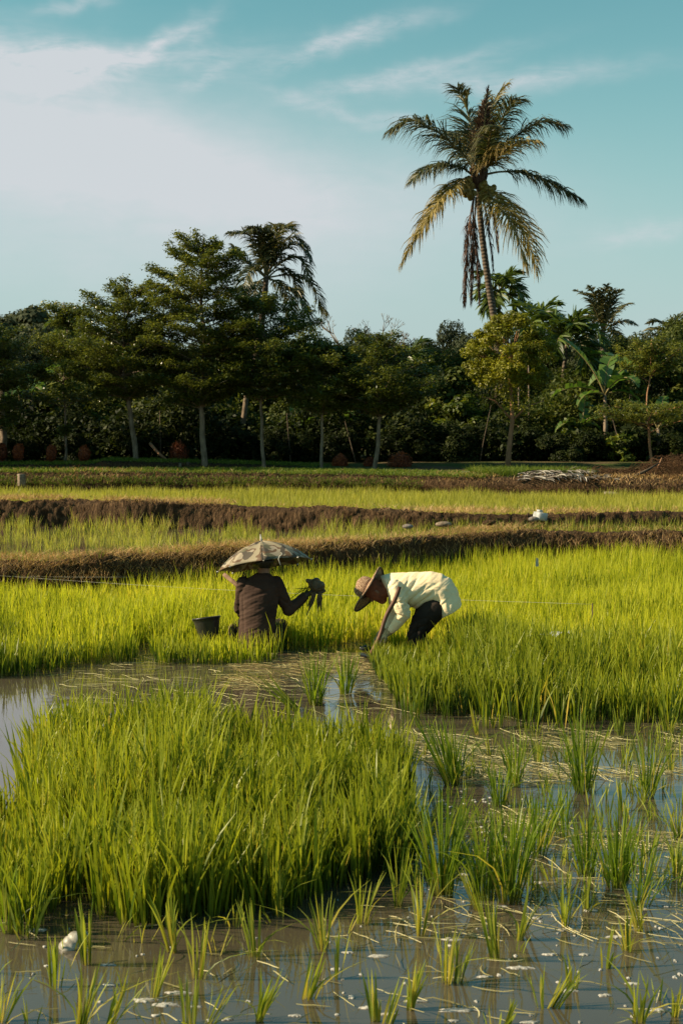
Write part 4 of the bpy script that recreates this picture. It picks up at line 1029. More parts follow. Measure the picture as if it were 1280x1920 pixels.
set_palm(56, [(1122, 868), (1126, 760), (1129, 690), (1130, 620)], [
 [(1128,620),(1115,580),(1100,554),(1080,544)], [(1128,618),(1118,575),(1112,548),(1106,537)], [(1130,618),(1130,575),(1133,550),(1136,534)], [(1132,618),(1144,580),(1151,556),(1162,543)], [(1132,620),(1150,592),(1166,574),(1184,568)],
 [(1132,622),(1152,606),(1170,602),(1190,608)], [(1128,622),(1108,600),(1095,592),(1080,602)], [(1130,620),(1122,590),(1120,560),(1124,544)], [(1131,624),(1150,622),(1165,636),(1172,662)], [(1128,624),(1108,626),(1096,644),(1092,668)], [(1130,618),(1138,585),(1144,560),(1148,540)], [(1129,620),(1140,610),(1150,625),(1152,650)]],
 .55, .6, 'dark coconut palm on the skyline above the banana plants', 'palm', .11, 32, .06, 38)
pr = at(470, 870, 41)
# areca palms: short stiff fronds with broad drooping leaflets
crown_palm(938, 548, 868, 53, 10, 1.35, 41, 'areca palm with broad dark leaflets directly behind the tall coconut trunk', .62, 'areca', .07, hang=.5, upness=1.1, name='areca_palm', wd=.10, nleaf=18, droop=1.3)
crown_palm(1003, 612, 868, 45, 9, 1.25, 42, 'areca palm poking out above the rounded yellow-green tree', .55, 'areca', .06, hang=.4, upness=.8, name='areca_palm', wd=.09, nleaf=17, droop=1.0)
crown_palm(1063, 640, 868, 42, 11, 1.35, 43, 'areca palm with a white ringed trunk left of the banana plants', .6, 'areca', .065, hang=.4, upness=.95, name='areca_palm', wd=.09, nleaf=18, droop=1.1)
crown_palm(762, 690, 868, 43, 9, 1.1, 44, 'small areca palm in the thicket left of the rounded tree', .5, 'areca', .05, hang=.4, upness=.85, name='areca_palm', wd=.08, nleaf=16)
crown_palm(128, 615, 800, 80, 9, 1.4, 45, 'distant small palm on the skyline by the wooded hill', .6, 'areca', .06, hang=.4, name='areca_palm', wd=.12, nleaf=14)
crown_palm(1255, 628, 800, 95, 9, 2.0, 46, 'distant palm in the far wood at the right of the skyline', .8, 'palm', .09, hang=.6, name='coconut_palm', wd=.16, nleaf=14)

# ------------------------------------------------------------------ banana plants
def banana_leaf(Ln, W, e0, droop, seed, tear=.3):
    rs = random.Random(seed); n = 14; C = []; p = Vector((0, 0, 0)); el_ = e0
    for j in range(n + 1):
        C.append(p.copy()); p = p + Vector((math.cos(el_), 0, math.sin(el_))) * Ln / n; el_ -= droop / n * (1 + j / n)
    V, F = [], []; rn = []
    for side in (-1, 1):
        for j in range(2, n):
            if rs.random() < tear * .3 and j > 3: continue
            s0, s1 = j / n, (j + 1) / n
            w0 = W * math.sin(math.pi * min(1, (s0 - .1) / .9)) ** .55 * .5 if s0 > .1 else .01; w1 = W * math.sin(math.pi * min(.995, (s1 - .1) / .9)) ** .55 * .5
            f = rs.uniform(-.05, .1)
            b0 = len(V)
            g_ = .12 * Ln / n * (1 if rs.random() < tear else 0)
            V += [tuple(C[j]), tuple(C[j + 1]), tuple(C[j + 1] + Vector((0 - g_, side * w1, w1 * .45 - f * w1 * 3))), tuple(C[j] + Vector((g_, side * w0, w0 * .45 - f * w0 * 3)))]
            F.append((b0, b0 + 1, b0 + 2, b0 + 3)); r = rs.random(); rn += [r] * 4
    me = mesh('leaf', V, F, M['banana'], {'rnd': rn})
    V2, F2 = tube(C, [.028 * (1 - .8 * i / n) for i in range(n + 1)], 5)
    return me, mesh('midrib', V2, F2, M['rachis'])
def banana(px, py, D, H, leaves, seed, label, zmin=None):
    base = at(px, py, D); root = empty('banana_plant', base, 0, label, 'banana plant', 'banana plants in the thicket'); rs = random.Random(seed)
    V, F = tube([(0, 0, -.2), (.03, 0, H * .5), (.0, 0, H)], [.08, .065, .04], 9); obj('stem', mesh('stem', V, F, M['bark'], smooth=True), root)
    for k, (a, e, Ln, W, dr) in enumerate(leaves):
        me, mr = banana_leaf(Ln, W, math.radians(e), math.radians(dr), seed * 50 + k)
        o = obj('leaf', me, root, (0, 0, H - .02)); o.rotation_euler = (rs.uniform(-.3, .3), 0, math.radians(a)); m2 = obj('midrib', mr, o)
banana(1132, 868, 39.6, 1.9, [(165, 68, 2.1, .55, 28), (25, 62, 2.2, .6, 50), (170, 30, 1.6, .45, 55), (-60, 55, 1.6, .5, 80), (60, 75, 2.0, .5, 60), (200, 20, 1.1, .35, 70), (-10, 25, 1.4, .45, 90)], 61, 'largest banana plant with a broad upright sunlit leaf right of the areca palms')
banana(1088, 868, 39.2, 1.0, [(100, 80, 1.0, .35, 20), (190, 35, .9, .3, 80), (10, 30, .8, .3, 90), (-70, 50, .9, .3, 60)], 62, 'low banana plant with a small bright leaf left of the largest one')
banana(1180, 868, 40.5, 2.2, [(140, 70, 1.8, .55, 60), (20, 60, 1.7, .5, 70), (-90, 55, 1.5, .5, 60), (80, 40, 1.6, .5, 90), (190, 45, 1.5, .5, 80)], 63, 'banana plant with torn pale leaves just behind the largest one')
banana(40, 865, 40, 1.7, [(150, 70, 1.6, .45, 60), (20, 65, 1.7, .45, 60), (-90, 55, 1.3, .4, 80), (80, 60, 1.5, .4, 70), (190, 30, 1.3, .4, 90)], 64, 'shaded banana plant near the frame edge above the clipped red shrubs')
banana(62, 866, 41.5, 1.9, [(160, 60, 1.6, .45, 70), (0, 70, 1.6, .45, 50), (-60, 45, 1.4, .4, 90), (90, 70, 1.4, .4, 60)], 65, 'darker banana plant behind the shaded one near the frame edge')
banana(300, 868, 40, .8, [(150, 55, 1.2, .35, 70), (20, 50, 1.4, .35, 80), (-80, 60, 1.2, .35, 70), (60, 75, 1.3, .35, 40)], 66, 'banana plant in deep shade between the two biggest layered trees')
banana(560, 870, 40.3, .75, [(170, 50, 1.3, .35, 80), (10, 60, 1.2, .35, 70), (-80, 60, 1.2, .35, 70), (100, 75, 1.3, .35, 40)], 67, 'banana plant in shade right of the dark slim trunk')
banana(655, 872, 39.5, 1.1, [(175, 40, 1.5, .35, 70), (10, 50, 1.2, .35, 70), (-80, 60, 1.1, .35, 70), (80, 75, 1.2, .35, 40)], 68, 'banana plant with drooping leaves just left of the pale forked tree')
banana(1232, 872, 38.5, 1.0, [(150, 60, 1.2, .35, 30), (10, 45, 1.1, .35, 80), (-70, 60, 1.1, .35, 60), (70, 70, 1.3, .35, 40)], 69, 'banana plant under the flat layers of the thin reddish tree')

# ------------------------------------------------------------------ thicket behind the row: individual shrubs and trees
ROW = [(-60, 'at the frame edge'), (60, 'by the clipped red shrubs'), (120, 'behind the thin young tree'), (190, 'left of the broad bent-trunk tree'), (257, 'behind the broad bent-trunk tree'), (320, 'between the two biggest layered trees'), (380, 'behind the tallest layered tree'), (440, 'beside the leaning pale trunk'), (490, 'behind the dark slim trunk'),
       (550, 'right of the dark slim trunk'), (607, 'behind the smaller curved tree'), (655, 'left of the pale forked tree'), (706, 'behind the pale forked tree'), (760, 'above the red bush'), (830, 'in the middle gap of the row'), (890, 'left of the rounded tree'), (952, 'behind the rounded tree'), (1020, 'right of the rounded tree'), (1075, 'under the white areca trunk'), (1130, 'around the largest banana plant'),
       (1180, 'left of the thin reddish tree'), (1218, 'behind the thin reddish tree'), (1270, 'above the brown brush mound'), (1340, 'past the brown brush mound')]
def where(px): return min(ROW, key=lambda r: abs(r[0] - px))[1]
protos = {}
def proto(kind, i):
    k = (kind, i)
    if k not in protos:
        if kind == 'shrub': o = bushy_tree((0, 0, 0), 1.7, 1.0, 900 + i, 12, 5200, .12, 'jungle_shade_tint', .40, .5, name='shrub', cat='shrub', flat=1.1)
        elif kind == 'tree': o = bushy_tree((0, 0, 0), 4.2, 1.55, 930 + i, 20, 9500, .13, 'jungle', .62, .44, .07, name='tree')
        elif kind == 'big': o = bushy_tree((0, 0, 0), 4.2, 1.5, 950 + i, 18, 5200, .24, 'jungle', .6, .46, .07, name='tree', aspect=.6)
        elif kind == 'far': o = bushy_tree((0, 0, 0), 7.0, 3.0, 970 + i, 20, 7000, .30, 'jungle_haze_tint', .62, .42, .13, name='tree')
        protos[k] = [o, False]
    return k
used_labels = {}
ORD = ['', 'second ', 'third ', 'fourth ', 'fifth ', 'sixth ']
def put(kind, i, loc, s, rz, label, group):
    k = proto(kind, i); o, used = protos[k]
    if used: o = copy_tree(o)
    protos[k][1] = True
    o.location = loc; o.rotation_euler = (0, 0, rz); o.scale = s
    tag(o, label, 'shrub' if kind == 'shrub' else 'tree', group)
    return o
rs = random.Random(5)
def L_(kindtxt, px): 
    t_ = f'{kindtxt} {where(px)}'; k = used_labels.get(t_, 0); used_labels[t_] = k + 1
    return t_ + ['', ', a step further right', ', furthest right there'][k]
# (px, top_py, depth, radius px)
LOW = [(-40,790,39,60),(22,800,38.4,46),(78,796,39,44),(146,800,38.6,46),(205,792,39,50),(262,805,38.5,44),(316,800,39.2,50),(352,795,38.4,40),(415,800,38.8,44),(452,792,39.2,46),(520,790,38.6,46),(575,798,39,44),(632,790,38.6,44),(676,800,39,40),(735,792,38.6,48),(800,780,38.8,55),(862,775,38.6,50),(905,785,38.8,46),(985,780,39,50),(1050,800,38.2,46),(1105,790,38.6,50),(1160,800,38.6,48),(1205,805,39,44),(1262,800,38.2,52),(1330,790,38.6,60)]
TXT = ['leafy shrub coloured dark for shade in the thicket', 'low dark green bush in the thicket', 'dense shaded bush in the thicket']
for j, (px_, ty, d, r) in enumerate(LOW):
    b = at(px_, 872, d); b.z = float(ground_z(b.x, b.y)); h = at(px_, ty, d).z - b.z; rm = r / sc(d)
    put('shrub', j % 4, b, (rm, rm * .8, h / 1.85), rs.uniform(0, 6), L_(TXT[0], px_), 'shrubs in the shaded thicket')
MID = [(-20,690,42,75,'tree'),(45,680,44,70,'tree'),(98,700,42.5,60,'big'),(165,660,44,70,'tree'),(225,650,45,72,'big'),(290,690,42.5,66,'tree'),(340,660,45,70,'tree'),(410,650,43.5,68,'big'),(455,640,46,70,'tree'),(520,640,43,70,'tree'),(575,590,42.5,60,'tree'),(600,640,45,70,'big'),(640,660,42,60,'tree'),(690,650,44.5,72,'tree'),(735,665,42.5,62,'big'),(790,655,44,66,'tree'),(832,690,41.5,70,'big'),(880,650,44.5,60,'tree'),(925,660,42.5,60,'tree'),(975,650,44,66,'big'),(1025,650,46,66,'tree'),(1075,690,43.5,60,'tree'),(1110,655,46,66,'big'),(1165,640,45,66,'tree'),(1205,650,42,60,'tree'),(1248,598,43,66,'tree'),(1300,590,44,70,'tree'),(1262,680,40.5,60,'big'),(1350,640,42,70,'tree')]
for j, (px_, ty, d, r, kd) in enumerate(MID):
    b = at(px_, 868, d); b.z = float(ground_z(b.x, b.y)); h = at(px_, ty, d).z - b.z; rm = r / sc(d)
    put(kd, j % 3, b, (rm / 1.5, rm / 1.5, h / 4.35), rs.uniform(0, 6), L_('broad-leaved dark tree' if kd == 'big' else 'dense fine-leaved dark tree', px_), 'wild trees behind the planted row')
BACK = [(-30,640,62,90),(60,625,66,90),(180,640,60,80),(250,620,70,90),(330,640,60,90),(430,630,66,90),(520,630,70,90),(630,640,60,60),(672,618,76,34),(715,638,64,60),(775,640,66,60),(800,640,78,40),(842,612,78,42),(880,630,72,50),(940,625,66,70),(1010,625,70,70),(1090,625,66,70),(1160,640,74,60),(1215,632,80,60),(1290,625,72,80),(1350,610,64,80)]
for j, (px_, ty, d, r) in enumerate(BACK):
    b = at(px_, 840, d); b.z = float(ground_z(b.x, b.y)) - .1; h = at(px_, ty, d).z - b.z; rm = r / sc(d)
    put('far', j % 3, b, (rm / 2.9, rm / 2.9, h / 7.2), rs.uniform(0, 6), L_('haze-tinted grey-green skyline tree far back', px_), 'trees on the far skyline')
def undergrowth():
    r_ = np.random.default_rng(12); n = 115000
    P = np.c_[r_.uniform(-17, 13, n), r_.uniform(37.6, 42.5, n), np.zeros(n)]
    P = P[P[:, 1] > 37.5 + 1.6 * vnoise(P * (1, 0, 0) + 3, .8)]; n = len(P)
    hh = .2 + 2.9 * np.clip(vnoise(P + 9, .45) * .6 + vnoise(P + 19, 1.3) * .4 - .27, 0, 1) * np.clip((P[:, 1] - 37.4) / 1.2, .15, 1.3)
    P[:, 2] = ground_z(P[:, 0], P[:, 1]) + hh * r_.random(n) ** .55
    o = obj('undergrowth', leafmesh('undergrowth', P, r_.normal(0, .6, (n, 3)) + (0, -.2, .7), r_.uniform(.07, .21, n), M['jungle_shade_tint'], .5, r_, droop=.5, clump=.8))
    tag(o, 'tangled undergrowth, leaves coloured dark for shade, on the ground beneath the thicket', 'undergrowth', kind='stuff')
undergrowth()
def upper_growth():
    r_ = np.random.default_rng(13); n = 70000
    P = np.c_[r_.uniform(-17, 13, n), r_.uniform(39.6, 43.5, n), np.zeros(n)]
    P = P[vnoise(P + 70, .8) > .4]; hh = .4 + 4.2 * np.clip(vnoise(P + 39, .35) * .55 + vnoise(P + 59, 1.1) * .45 - .22, 0, 1)
    P[:, 2] = ground_z(P[:, 0], P[:, 1]) + hh * r_.random(len(P)) ** .35
    o = obj('undergrowth', leafmesh('undergrowth', P, r_.normal(0, .6, (len(P), 3)) + (0, -.2, .7), r_.uniform(.08, .24, len(P)), M['jungle'], .45, r_, droop=.7, clump=.8))
    tag(o, 'higher tangle of mixed leaves and creepers climbing among the wild trees', 'undergrowth', kind='stuff')
upper_growth()
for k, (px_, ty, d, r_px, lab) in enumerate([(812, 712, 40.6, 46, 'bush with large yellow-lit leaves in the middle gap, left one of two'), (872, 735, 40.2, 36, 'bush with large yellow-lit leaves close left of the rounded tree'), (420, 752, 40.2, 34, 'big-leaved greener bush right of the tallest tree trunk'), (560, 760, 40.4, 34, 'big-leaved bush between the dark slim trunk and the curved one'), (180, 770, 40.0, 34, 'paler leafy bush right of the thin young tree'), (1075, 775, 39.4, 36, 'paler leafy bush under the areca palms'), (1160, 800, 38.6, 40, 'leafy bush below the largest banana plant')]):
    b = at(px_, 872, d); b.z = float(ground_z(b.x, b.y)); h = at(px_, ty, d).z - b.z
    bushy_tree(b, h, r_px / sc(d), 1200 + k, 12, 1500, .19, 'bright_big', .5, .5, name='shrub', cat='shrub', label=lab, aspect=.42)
rr_ = random.Random(9)
for k, (px_, t_, lab) in enumerate([(302, 770, 'thin slanting stem between the two biggest trees'), (545, 775, 'thin stem right of the dark slim trunk'), (668, 790, 'thin stem left of the pale forked tree'), (898, 760, 'pale thin stem left of the rounded tree'), (1170, 760, 'thin pale stem behind the banana plants')]):
    sw = rr_.uniform(-30, 30)
    pole('sapling', [at(px_, 872, 38.2), at(px_ + sw * .4, (872 + t_) / 2 + 8, 38.3), at(px_ + sw, t_, 38.5)], [.020, .016, .008], 'bark_dark', lab, 'sapling')
# distant wooded hill (reads as one mass)
def wood():
    r_ = np.random.default_rng(3); C = []; NRM = []; SZ = []
    def clump(x, y, z, R, n):
        d = r_.normal(size=(n, 3)); d /= np.linalg.norm(d, axis=1, keepdims=True); d[:, 2] = np.abs(d[:, 2]) * 1.0 - .15
        P = np.array([x, y, z]) + d * R * (1 + .3 * fbm(d * 2 + r_.random(3) * 40, 1.6, 2))[:, None] * r_.uniform(.75, 1.05, n)[:, None] * (1, 1, .85)
        C.append(P); NRM.append(d + r_.normal(0, .4, (n, 3)) + (0, 0, .4)); SZ.append(np.full(n, .42))
    prof = [(-150, 585), (0, 590), (30, 578), (62, 568), (95, 588), (130, 622), (155, 606), (185, 640), (300, 650), (500, 650), (620, 640), (700, 642), (820, 640), (900, 645), (1100, 640), (1200, 632), (1300, 620), (1430, 620)]
    pxs_ = np.array([p[0] for p in prof]); pys_ = np.array([p[1] for p in prof])
    for k in range(330):
        px_ = r_.uniform(-150, 1430); d = r_.uniform(105, 150) if px_ < 220 else r_.uniform(90, 120)
        top = np.interp(px_, pxs_, pys_) + abs(r_.normal(0, 10)) + r_.uniform(0, 1) ** 2 * 90 * (1 if k > 120 else 0)
        R = r_.uniform(1.2, 2.3) * d / 120
        p = at(px_, top, d); clump(p.x, p.y, p.z - R * .85, R, 620)
    C_ = np.concatenate(C); o = obj('woods', leafmesh('woods', C_, np.concatenate(NRM), np.concatenate(SZ), M['jungle_haze_tint'], .7, r_, clump=.35))
    tag(o, 'distant wood, haze tinted into its leaves, covering the low hill behind everything', 'woods', kind='stuff')
wood()
# the hill under that wood, solid
V = []; n1_, n2_ = 90, 12
hx = np.linspace(-48, 46, n1_)
prof = np.array([(-150, 600), (0, 604), (30, 594), (62, 586), (95, 604), (130, 634), (155, 622), (185, 652), (300, 662), (620, 655), (820, 655), (1100, 655), (1200, 648), (1430, 636)], float)
for j in range(n2_):
    yy = 118 + j * 6
    for x in hx:
        px_ = 640 + FPX * x / 150; topz = at(px_, float(np.interp(px_, prof[:, 0], prof[:, 1])), 150).z - 1.2
        V.append((x, yy, 1.0 + (topz - 1.0) * min(1, (j / 5.0)) ** .7))
ii = (np.arange(n2_ - 1)[:, None] * n1_ + np.arange(n1_ - 1)[None]).ravel()
tag(obj('hill', mesh('hill', V, np.stack([ii, ii + 1, ii + 1 + n1_, ii + n1_], 1), M['floor_green'], smooth=True)), kind='structure')

# bare twig trees on the skyline
def bare(px, top, bot, D, seed, label, w=.5):
    base = at(px, bot, D); H_ = at(px, top, D).z - base.z; rs2 = random.Random(seed); root_v, root_f = [], []
    def br(p, d, L__, r, depth):
        q = p + d * L__; tube([p, (p + q) / 2 + Vector((rs2.uniform(-.04, .04), 0, 0)) * L__, q], [r, r * .8, r * .55], 4, root_v, root_f)
        if depth:
            for k in range(3): br(q, (d + Vector((rs2.uniform(-.9, .9), rs2.uniform(-.9, .9), rs2.uniform(-.1, .5)))).normalized(), L__ * .55, r * .55, depth - 1)
    br(Vector((0, 0, 0)), Vector((0, 0, 1)), H_ * .55, .055, 4)
    o = obj('bare_tree', mesh('bare_tree', root_v, root_f, M['bark']), loc=base); tag(o, label, 'tree')
bare(716, 603, 730, 58, 1, 'leafless twiggy tree sticking up against the sky behind the pale forked tree')
bare(740, 628, 720, 60, 2, 'small leafless sapling right of the taller bare twiggy tree')
bare(640, 600, 720, 56, 4, 'thin leafless sapling on the skyline right of the bushy coconut palm')
# pale leaning trunk behind the row, thin areca trunks, fallen branch
pole('leaning_palm', [at(448, 868, 40), at(455, 800, 40), at(462, 745, 40), at(470, 690, 40.2)], [.09, .08, .075, .06], 'bark', 'pale leaning bare trunk in the shade between the tallest tree and the dark slim trunk', 'tree trunk')
pole('bamboo_stem', [at(972, 868, 40), at(972, 740, 40), at(973, 650, 40.2)], [.035, .03, .02], 'bark', 'thin white ringed stem in the thicket, right of the rounded tree trunk', 'stem')
pole('bamboo_stem', [at(992, 868, 40.3), at(991, 760, 40.3), at(990, 660, 40.5)], [.03, .028, .02], 'bark', 'second thin white stem further right of the rounded tree trunk', 'stem')
pole('fallen_branch', [at(282, 832, 38), at(296, 848, 37.6), at(312, 862, 37.2)], [.045, .04, .035], 'bark_red', 'pinkish fallen branch leaning in the shade right of the broad bent-trunk tree', 'branch')
pole('gnarled_tree', [at(6, 868, 38), at(8, 820, 38), at(3, 780, 38), at(4, 735, 38.2)], [.10, .09, .10, .08], 'bark', 'gnarled pale trunk at the frame edge among banana leaves', 'tree trunk')
pole('stump', [at(338, 878, 35.8), at(338, 868, 35.8)], [.04, .035], 'bark', 'tiny pale stump left of the thickest trunk', 'stump')
pole('stump', [at(352, 878, 35.9), at(353, 866, 35.9)], [.05, .045], 'bark_dark', 'tiny dark stump touching the thickest trunk', 'stump')

# clipped red shrubs and the red bush
def red(px, py, D, w, h, seed, label, cat='shrub', loose=0, group='clipped red shrubs'):
    b = at(px, py, D); s_ = sc(D); r_ = np.random.default_rng(seed); root = empty('red_shrub', b, 0, label, cat, group)
    n = 3200; d = r_.normal(size=(n, 3)); d /= np.linalg.norm(d, axis=1, keepdims=True)
    P = d * np.array([w / s_ / 2 * .88, w / s_ / 2 * .88, h / s_ / 2 * .95]) * (r_.uniform(.7, 1.04 + loose, n) * (1 + (.06 + loose) * fbm(d + seed, 3, 2)))[:, None]; P += (fbm(P * 6 + seed * 3, 1, 2) * .05)[:, None]; P[:, 2] += h / s_ * .52
    obj('crown', leafmesh('crown', P, d + r_.normal(0, .5, (n, 3)), np.full(n, .05), M['red_leaf'], .5, r_, clump=2), root)
    V, F = tube([(0, 0, -.1), (0, 0, h / s_ * .5)], [.03, .03], 6); obj('stem', mesh('stem', V, F, M['bark_dark']), root)
red(3, 866, 36.2, 26, 34, 1, 'dim clipped shrub cut by the frame edge, first of the small row')
red(35, 865, 36.2, 25, 32, 2, 'clipped round red-brown shrub nearest the frame edge shrub')
red(97, 866, 36.2, 22, 32, 3, 'clipped oval red shrub just left of the thin young tree')
red(159, 867, 36.2, 23, 32, 4, 'clipped red shrub with orange top right of the thin young tree')
red(750, 888, 36.0, 42, 36, 5, 'brightest red bush, loose and wide, right of the pale forked tree', 'bush', .25, 'loose red bushes')
red(692, 886, 36.6, 22, 26, 6, 'small dim reddish bush touching the pale forked trunk', 'bush', .2, 'loose red bushes')
red(638, 884, 36.8, 26, 30, 7, 'dim red bush between the curved trunk and the pale forked trunk', 'bush', .25, 'loose red bushes')
red(336, 872, 38.0, 32, 40, 8, 'dull orange-brown bush left of the thickest trunk', 'bush', .25, 'loose red bushes')

# ------------------------------------------------------------------ bank litter
def box(V, F, c, sx_, sy_, sz_, rot=None, bev=.0):
    b0 = len(V); c = Vector(c); R = rot or Matrix.Identity(3)
    e = bev
    pts = []
    for z in (-1, 1):
        for (x, y) in ((-1, -1), (1, -1), (1, 1), (-1, 1)):
            pts.append(Vector((x * (sx_ - e), y * sy_, z * sz_))); pts.append(Vector((x * sx_, y * (sy_ - e), z * sz_)))
    # octagonal prism
    ring = lambda z: [Vector((-(sx_ - e), -sy_, z)), Vector((sx_ - e, -sy_, z)), Vector((sx_, -(sy_ - e), z)), Vector((sx_, sy_ - e, z)), Vector((sx_ - e, sy_, z)), Vector((-(sx_ - e), sy_, z)), Vector((-sx_, sy_ - e, z)), Vector((-sx_, -(sy_ - e), z))]
    for z, k in ((-sz_, .94), (-sz_ + e, 1), (sz_ - e, 1), (sz_, .94)):
        for p in ring(z): V.append(tuple(c + R @ Vector((p.x * k, p.y * k, p.z))))
    for j in range(3):
        for k in range(8): F.append((b0 + j * 8 + k, b0 + j * 8 + (k + 1) % 8, b0 + (j + 1) * 8 + (k + 1) % 8, b0 + (j + 1) * 8 + k))
    F.append(tuple(b0 + k for k in range(8))[::-1]); F.append(tuple(b0 + 24 + k for k in range(8)))
# concrete post
b = at(41, 908, 32.9); V, F = [], []
box(V, F, (0, 0, .10), .075, .085, .14, Matrix.Rotation(.55, 3, 'Z'), .012)
tag(obj('concrete_post', mesh('concrete_post', V, F, M['concrete']), loc=b), 'short square concrete post on the grassy bank near the left frame edge', 'post')
# fallen log and bark pieces
pole('log', [at(858, 889, 33.2), at(872, 888, 33.2), at(893, 887, 33.3)], [.04, .06, .05], 'grey_wood', 'short pale log lying on the bank left of the fallen fronds', 'log')
pole('plank', [at(1132, 924, 30.9), at(1146, 925, 30.8), at(1160, 927, 30.7)], [.035, .04, .03], 'grey_wood', 'small pale piece of wood at the foot of the bank on the right', 'wood')
pole('branch', [at(838, 893, 32.8), at(850, 892, 32.8), at(862, 891, 32.9)], [.02, .025, .015], 'grey_wood', 'thin grey stick lying just left of the pale log', 'branch')
# dead fronds lying on the bank
for k in range(9):
    a = at(970 + 42 * (k % 3), 905, 31.3 + .3 * (k // 3)); a.z = .93 + .055 * (k // 3)
    cx = random.uniform(.7, 1.2); ang = random.uniform(-.6, .6)
    cp = [(0, 0, 0), (cx * .35, ang * .3, .06), (cx * .7, ang * .6, .07), (cx, ang, .0)]
    fm = frond_mesh(cp, .38, 26, .35, 'palm_dead', 800 + k, wd=.035, start=.05, rach='grey_wood', vee=.05, r0=.02)
    fm.materials[1] = M['palm_grey']
    o = obj('fallen_frond', fm, loc=a); tag(o, f'bleached dry palm frond, {["bottom left", "lower middle", "bottom right", "middle left", "central", "middle right", "upper left", "top", "upper right"][k]} one of the heap on the bank', 'palm frond', 'dry palm fronds heaped on the bank')
# brown brush mound on the right
mp = [(1020, 905), (1060, 893), (1100, 884), (1150, 890), (1200, 884), (1235, 872), (1275, 862), (1330, 858), (1400, 862)]
mx_ = np.linspace(at(1010, 900, 32).x, at(1420, 900, 32).x, 120)
top = np.interp(mx_, [at(a, b_, 32.4).x for a, b_ in mp], [at(a, b_, 32.4).z for a, b_ in mp])
V = []; nr_ = 14
for j in range(nr_):
    q = j / (nr_ - 1); hgt = math.sin(q * math.pi) ** .7
    V.append(np.stack([mx_, 31.2 + q * 2.6 + 0 * mx_, .80 + (top - .80) * hgt], 1))
V = np.concatenate(V); V[:, 2] += fbm(V, 2.5, 4) * .10; V[:, 1] += fbm(V + 7, 2.5, 4) * .12
i = (np.arange(nr_ - 1)[:, None] * 120 + np.arange(119)[None]).ravel()
md_ = obj('brush_mound', mesh('brush_mound', V, np.stack([i, i + 1, i + 121, i + 120], 1), M['earth'])); tag(md_, kind='structure')
BV = V.reshape(nr_, 120, 3)
Vs, Fs = [], []
for k in range(900):
    j = random.randint(1, nr_ - 3); q = random.randint(4, 108); p = Vector(BV[j, q]); pts = []
    a = random.gauss(0, .7) + (math.pi if random.random() < .5 else 0); Ln = random.uniform(.15, .7); arch = random.uniform(.02, .16)
    for u in np.linspace(0, 1, 5): pts.append(p + Vector((math.cos(a) * Ln * u, math.sin(a) * Ln * .4 * u, arch * math.sin(u * 3.1) + .01 - .1 * u * (1 if random.random() < .5 else 0))))
    r = random.uniform(.004, .012); tube(pts, [r, r, r, r * .8, r * .3], 3, Vs, Fs)
rn = np.repeat(rng.random(len(Vs) // 15), 15)
o = obj('dry_vines', mesh('dry_vines', Vs, Fs, M['straw'], {'rnd': rn[:len(Vs)] * .5})); o.data.materials[0] = M['straw_dark']; tag(o, 'tangle of dry brown vines and stems over the earth mound', 'vines', kind='stuff')
scrub('dry_grass', 9000, (at(1040, 900, 32).x, at(1330, 900, 32).x), lambda x: np.full_like(x, 32.0), lambda x: np.interp(x, mx_, top) - .08, (-.9, .6), M['straw_dark'], 'fine brown stems on the brush mound', h=(.03, .16), lean=2, wd=.01, hang=.25)
pole('root', [at(1120, 905, 31.6), at(1150, 898, 31.5), at(1185, 895, 31.5), at(1215, 880, 31.6), at(1235, 868, 31.8)], [.03, .035, .035, .03, .015], 'bark_dark', 'long curved dead root across the brown brush mound', 'root')
pole('stake', [at(1232, 878, 32), at(1236, 868, 32), at(1240, 858, 32)], [.02, .018, .012], 'bark_red', 'short broken stick poking up from the brush mound', 'stick')

# pale container on the second bund, and stones
c = at(1012, 968, 23.6); V, F = [], []
R = Matrix.Rotation(.35, 3, 'Z') @ Matrix.Rotation(.18, 3, 'Y')
box(V, F, (0, 0, .0), .085, .12, .065, R, .025)
box(V, F, R @ Vector((-.035, -.02, .085)), .035, .05, .018, R, .01)
tag(obj('jerrycan', mesh('jerrycan', V, F, M['grey_plastic']), loc=c), 'pale grey plastic container lying on the second bund', 'container')
def stone(px, py, z, rx, rz_, seed, label, mt='grey_wood'):
    b = gr(px, py, z); r_ = np.random.default_rng(seed); V = []; F = []
    for j in range(7):
        th = math.pi * j / 6
        for k in range(10):
            a = 6.283 * k / 10; V.append((math.sin(th) * math.cos(a), math.sin(th) * math.sin(a) * .8, -math.cos(th)))
    V = np.array(V) * (rx, rx, rz_); V *= (1 + .35 * fbm(V / rx + seed, 1.2, 2))[:, None]
    for j in range(6):
        for k in range(10): F.append((j * 10 + k, j * 10 + (k + 1) % 10, (j + 1) * 10 + (k + 1) % 10, (j + 1) * 10 + k))
    tag(obj('stone', mesh('stone', V, F, M[mt]), loc=b), label, 'stone')
stone(764, 987, .66, .085, .035, 1, 'small pale stone on the near bund, left of the wider one')
stone(832, 983, .68, .12, .04, 2, 'wider dark grey stone between the two bunds', 'concrete')
stone(1000, 973, .62, .09, .04, 3, 'flat stone beside the pale grey container')
stone(916, 980, .66, .10, .045, 4, 'brownish clod on the near bund left of the container', 'earth')
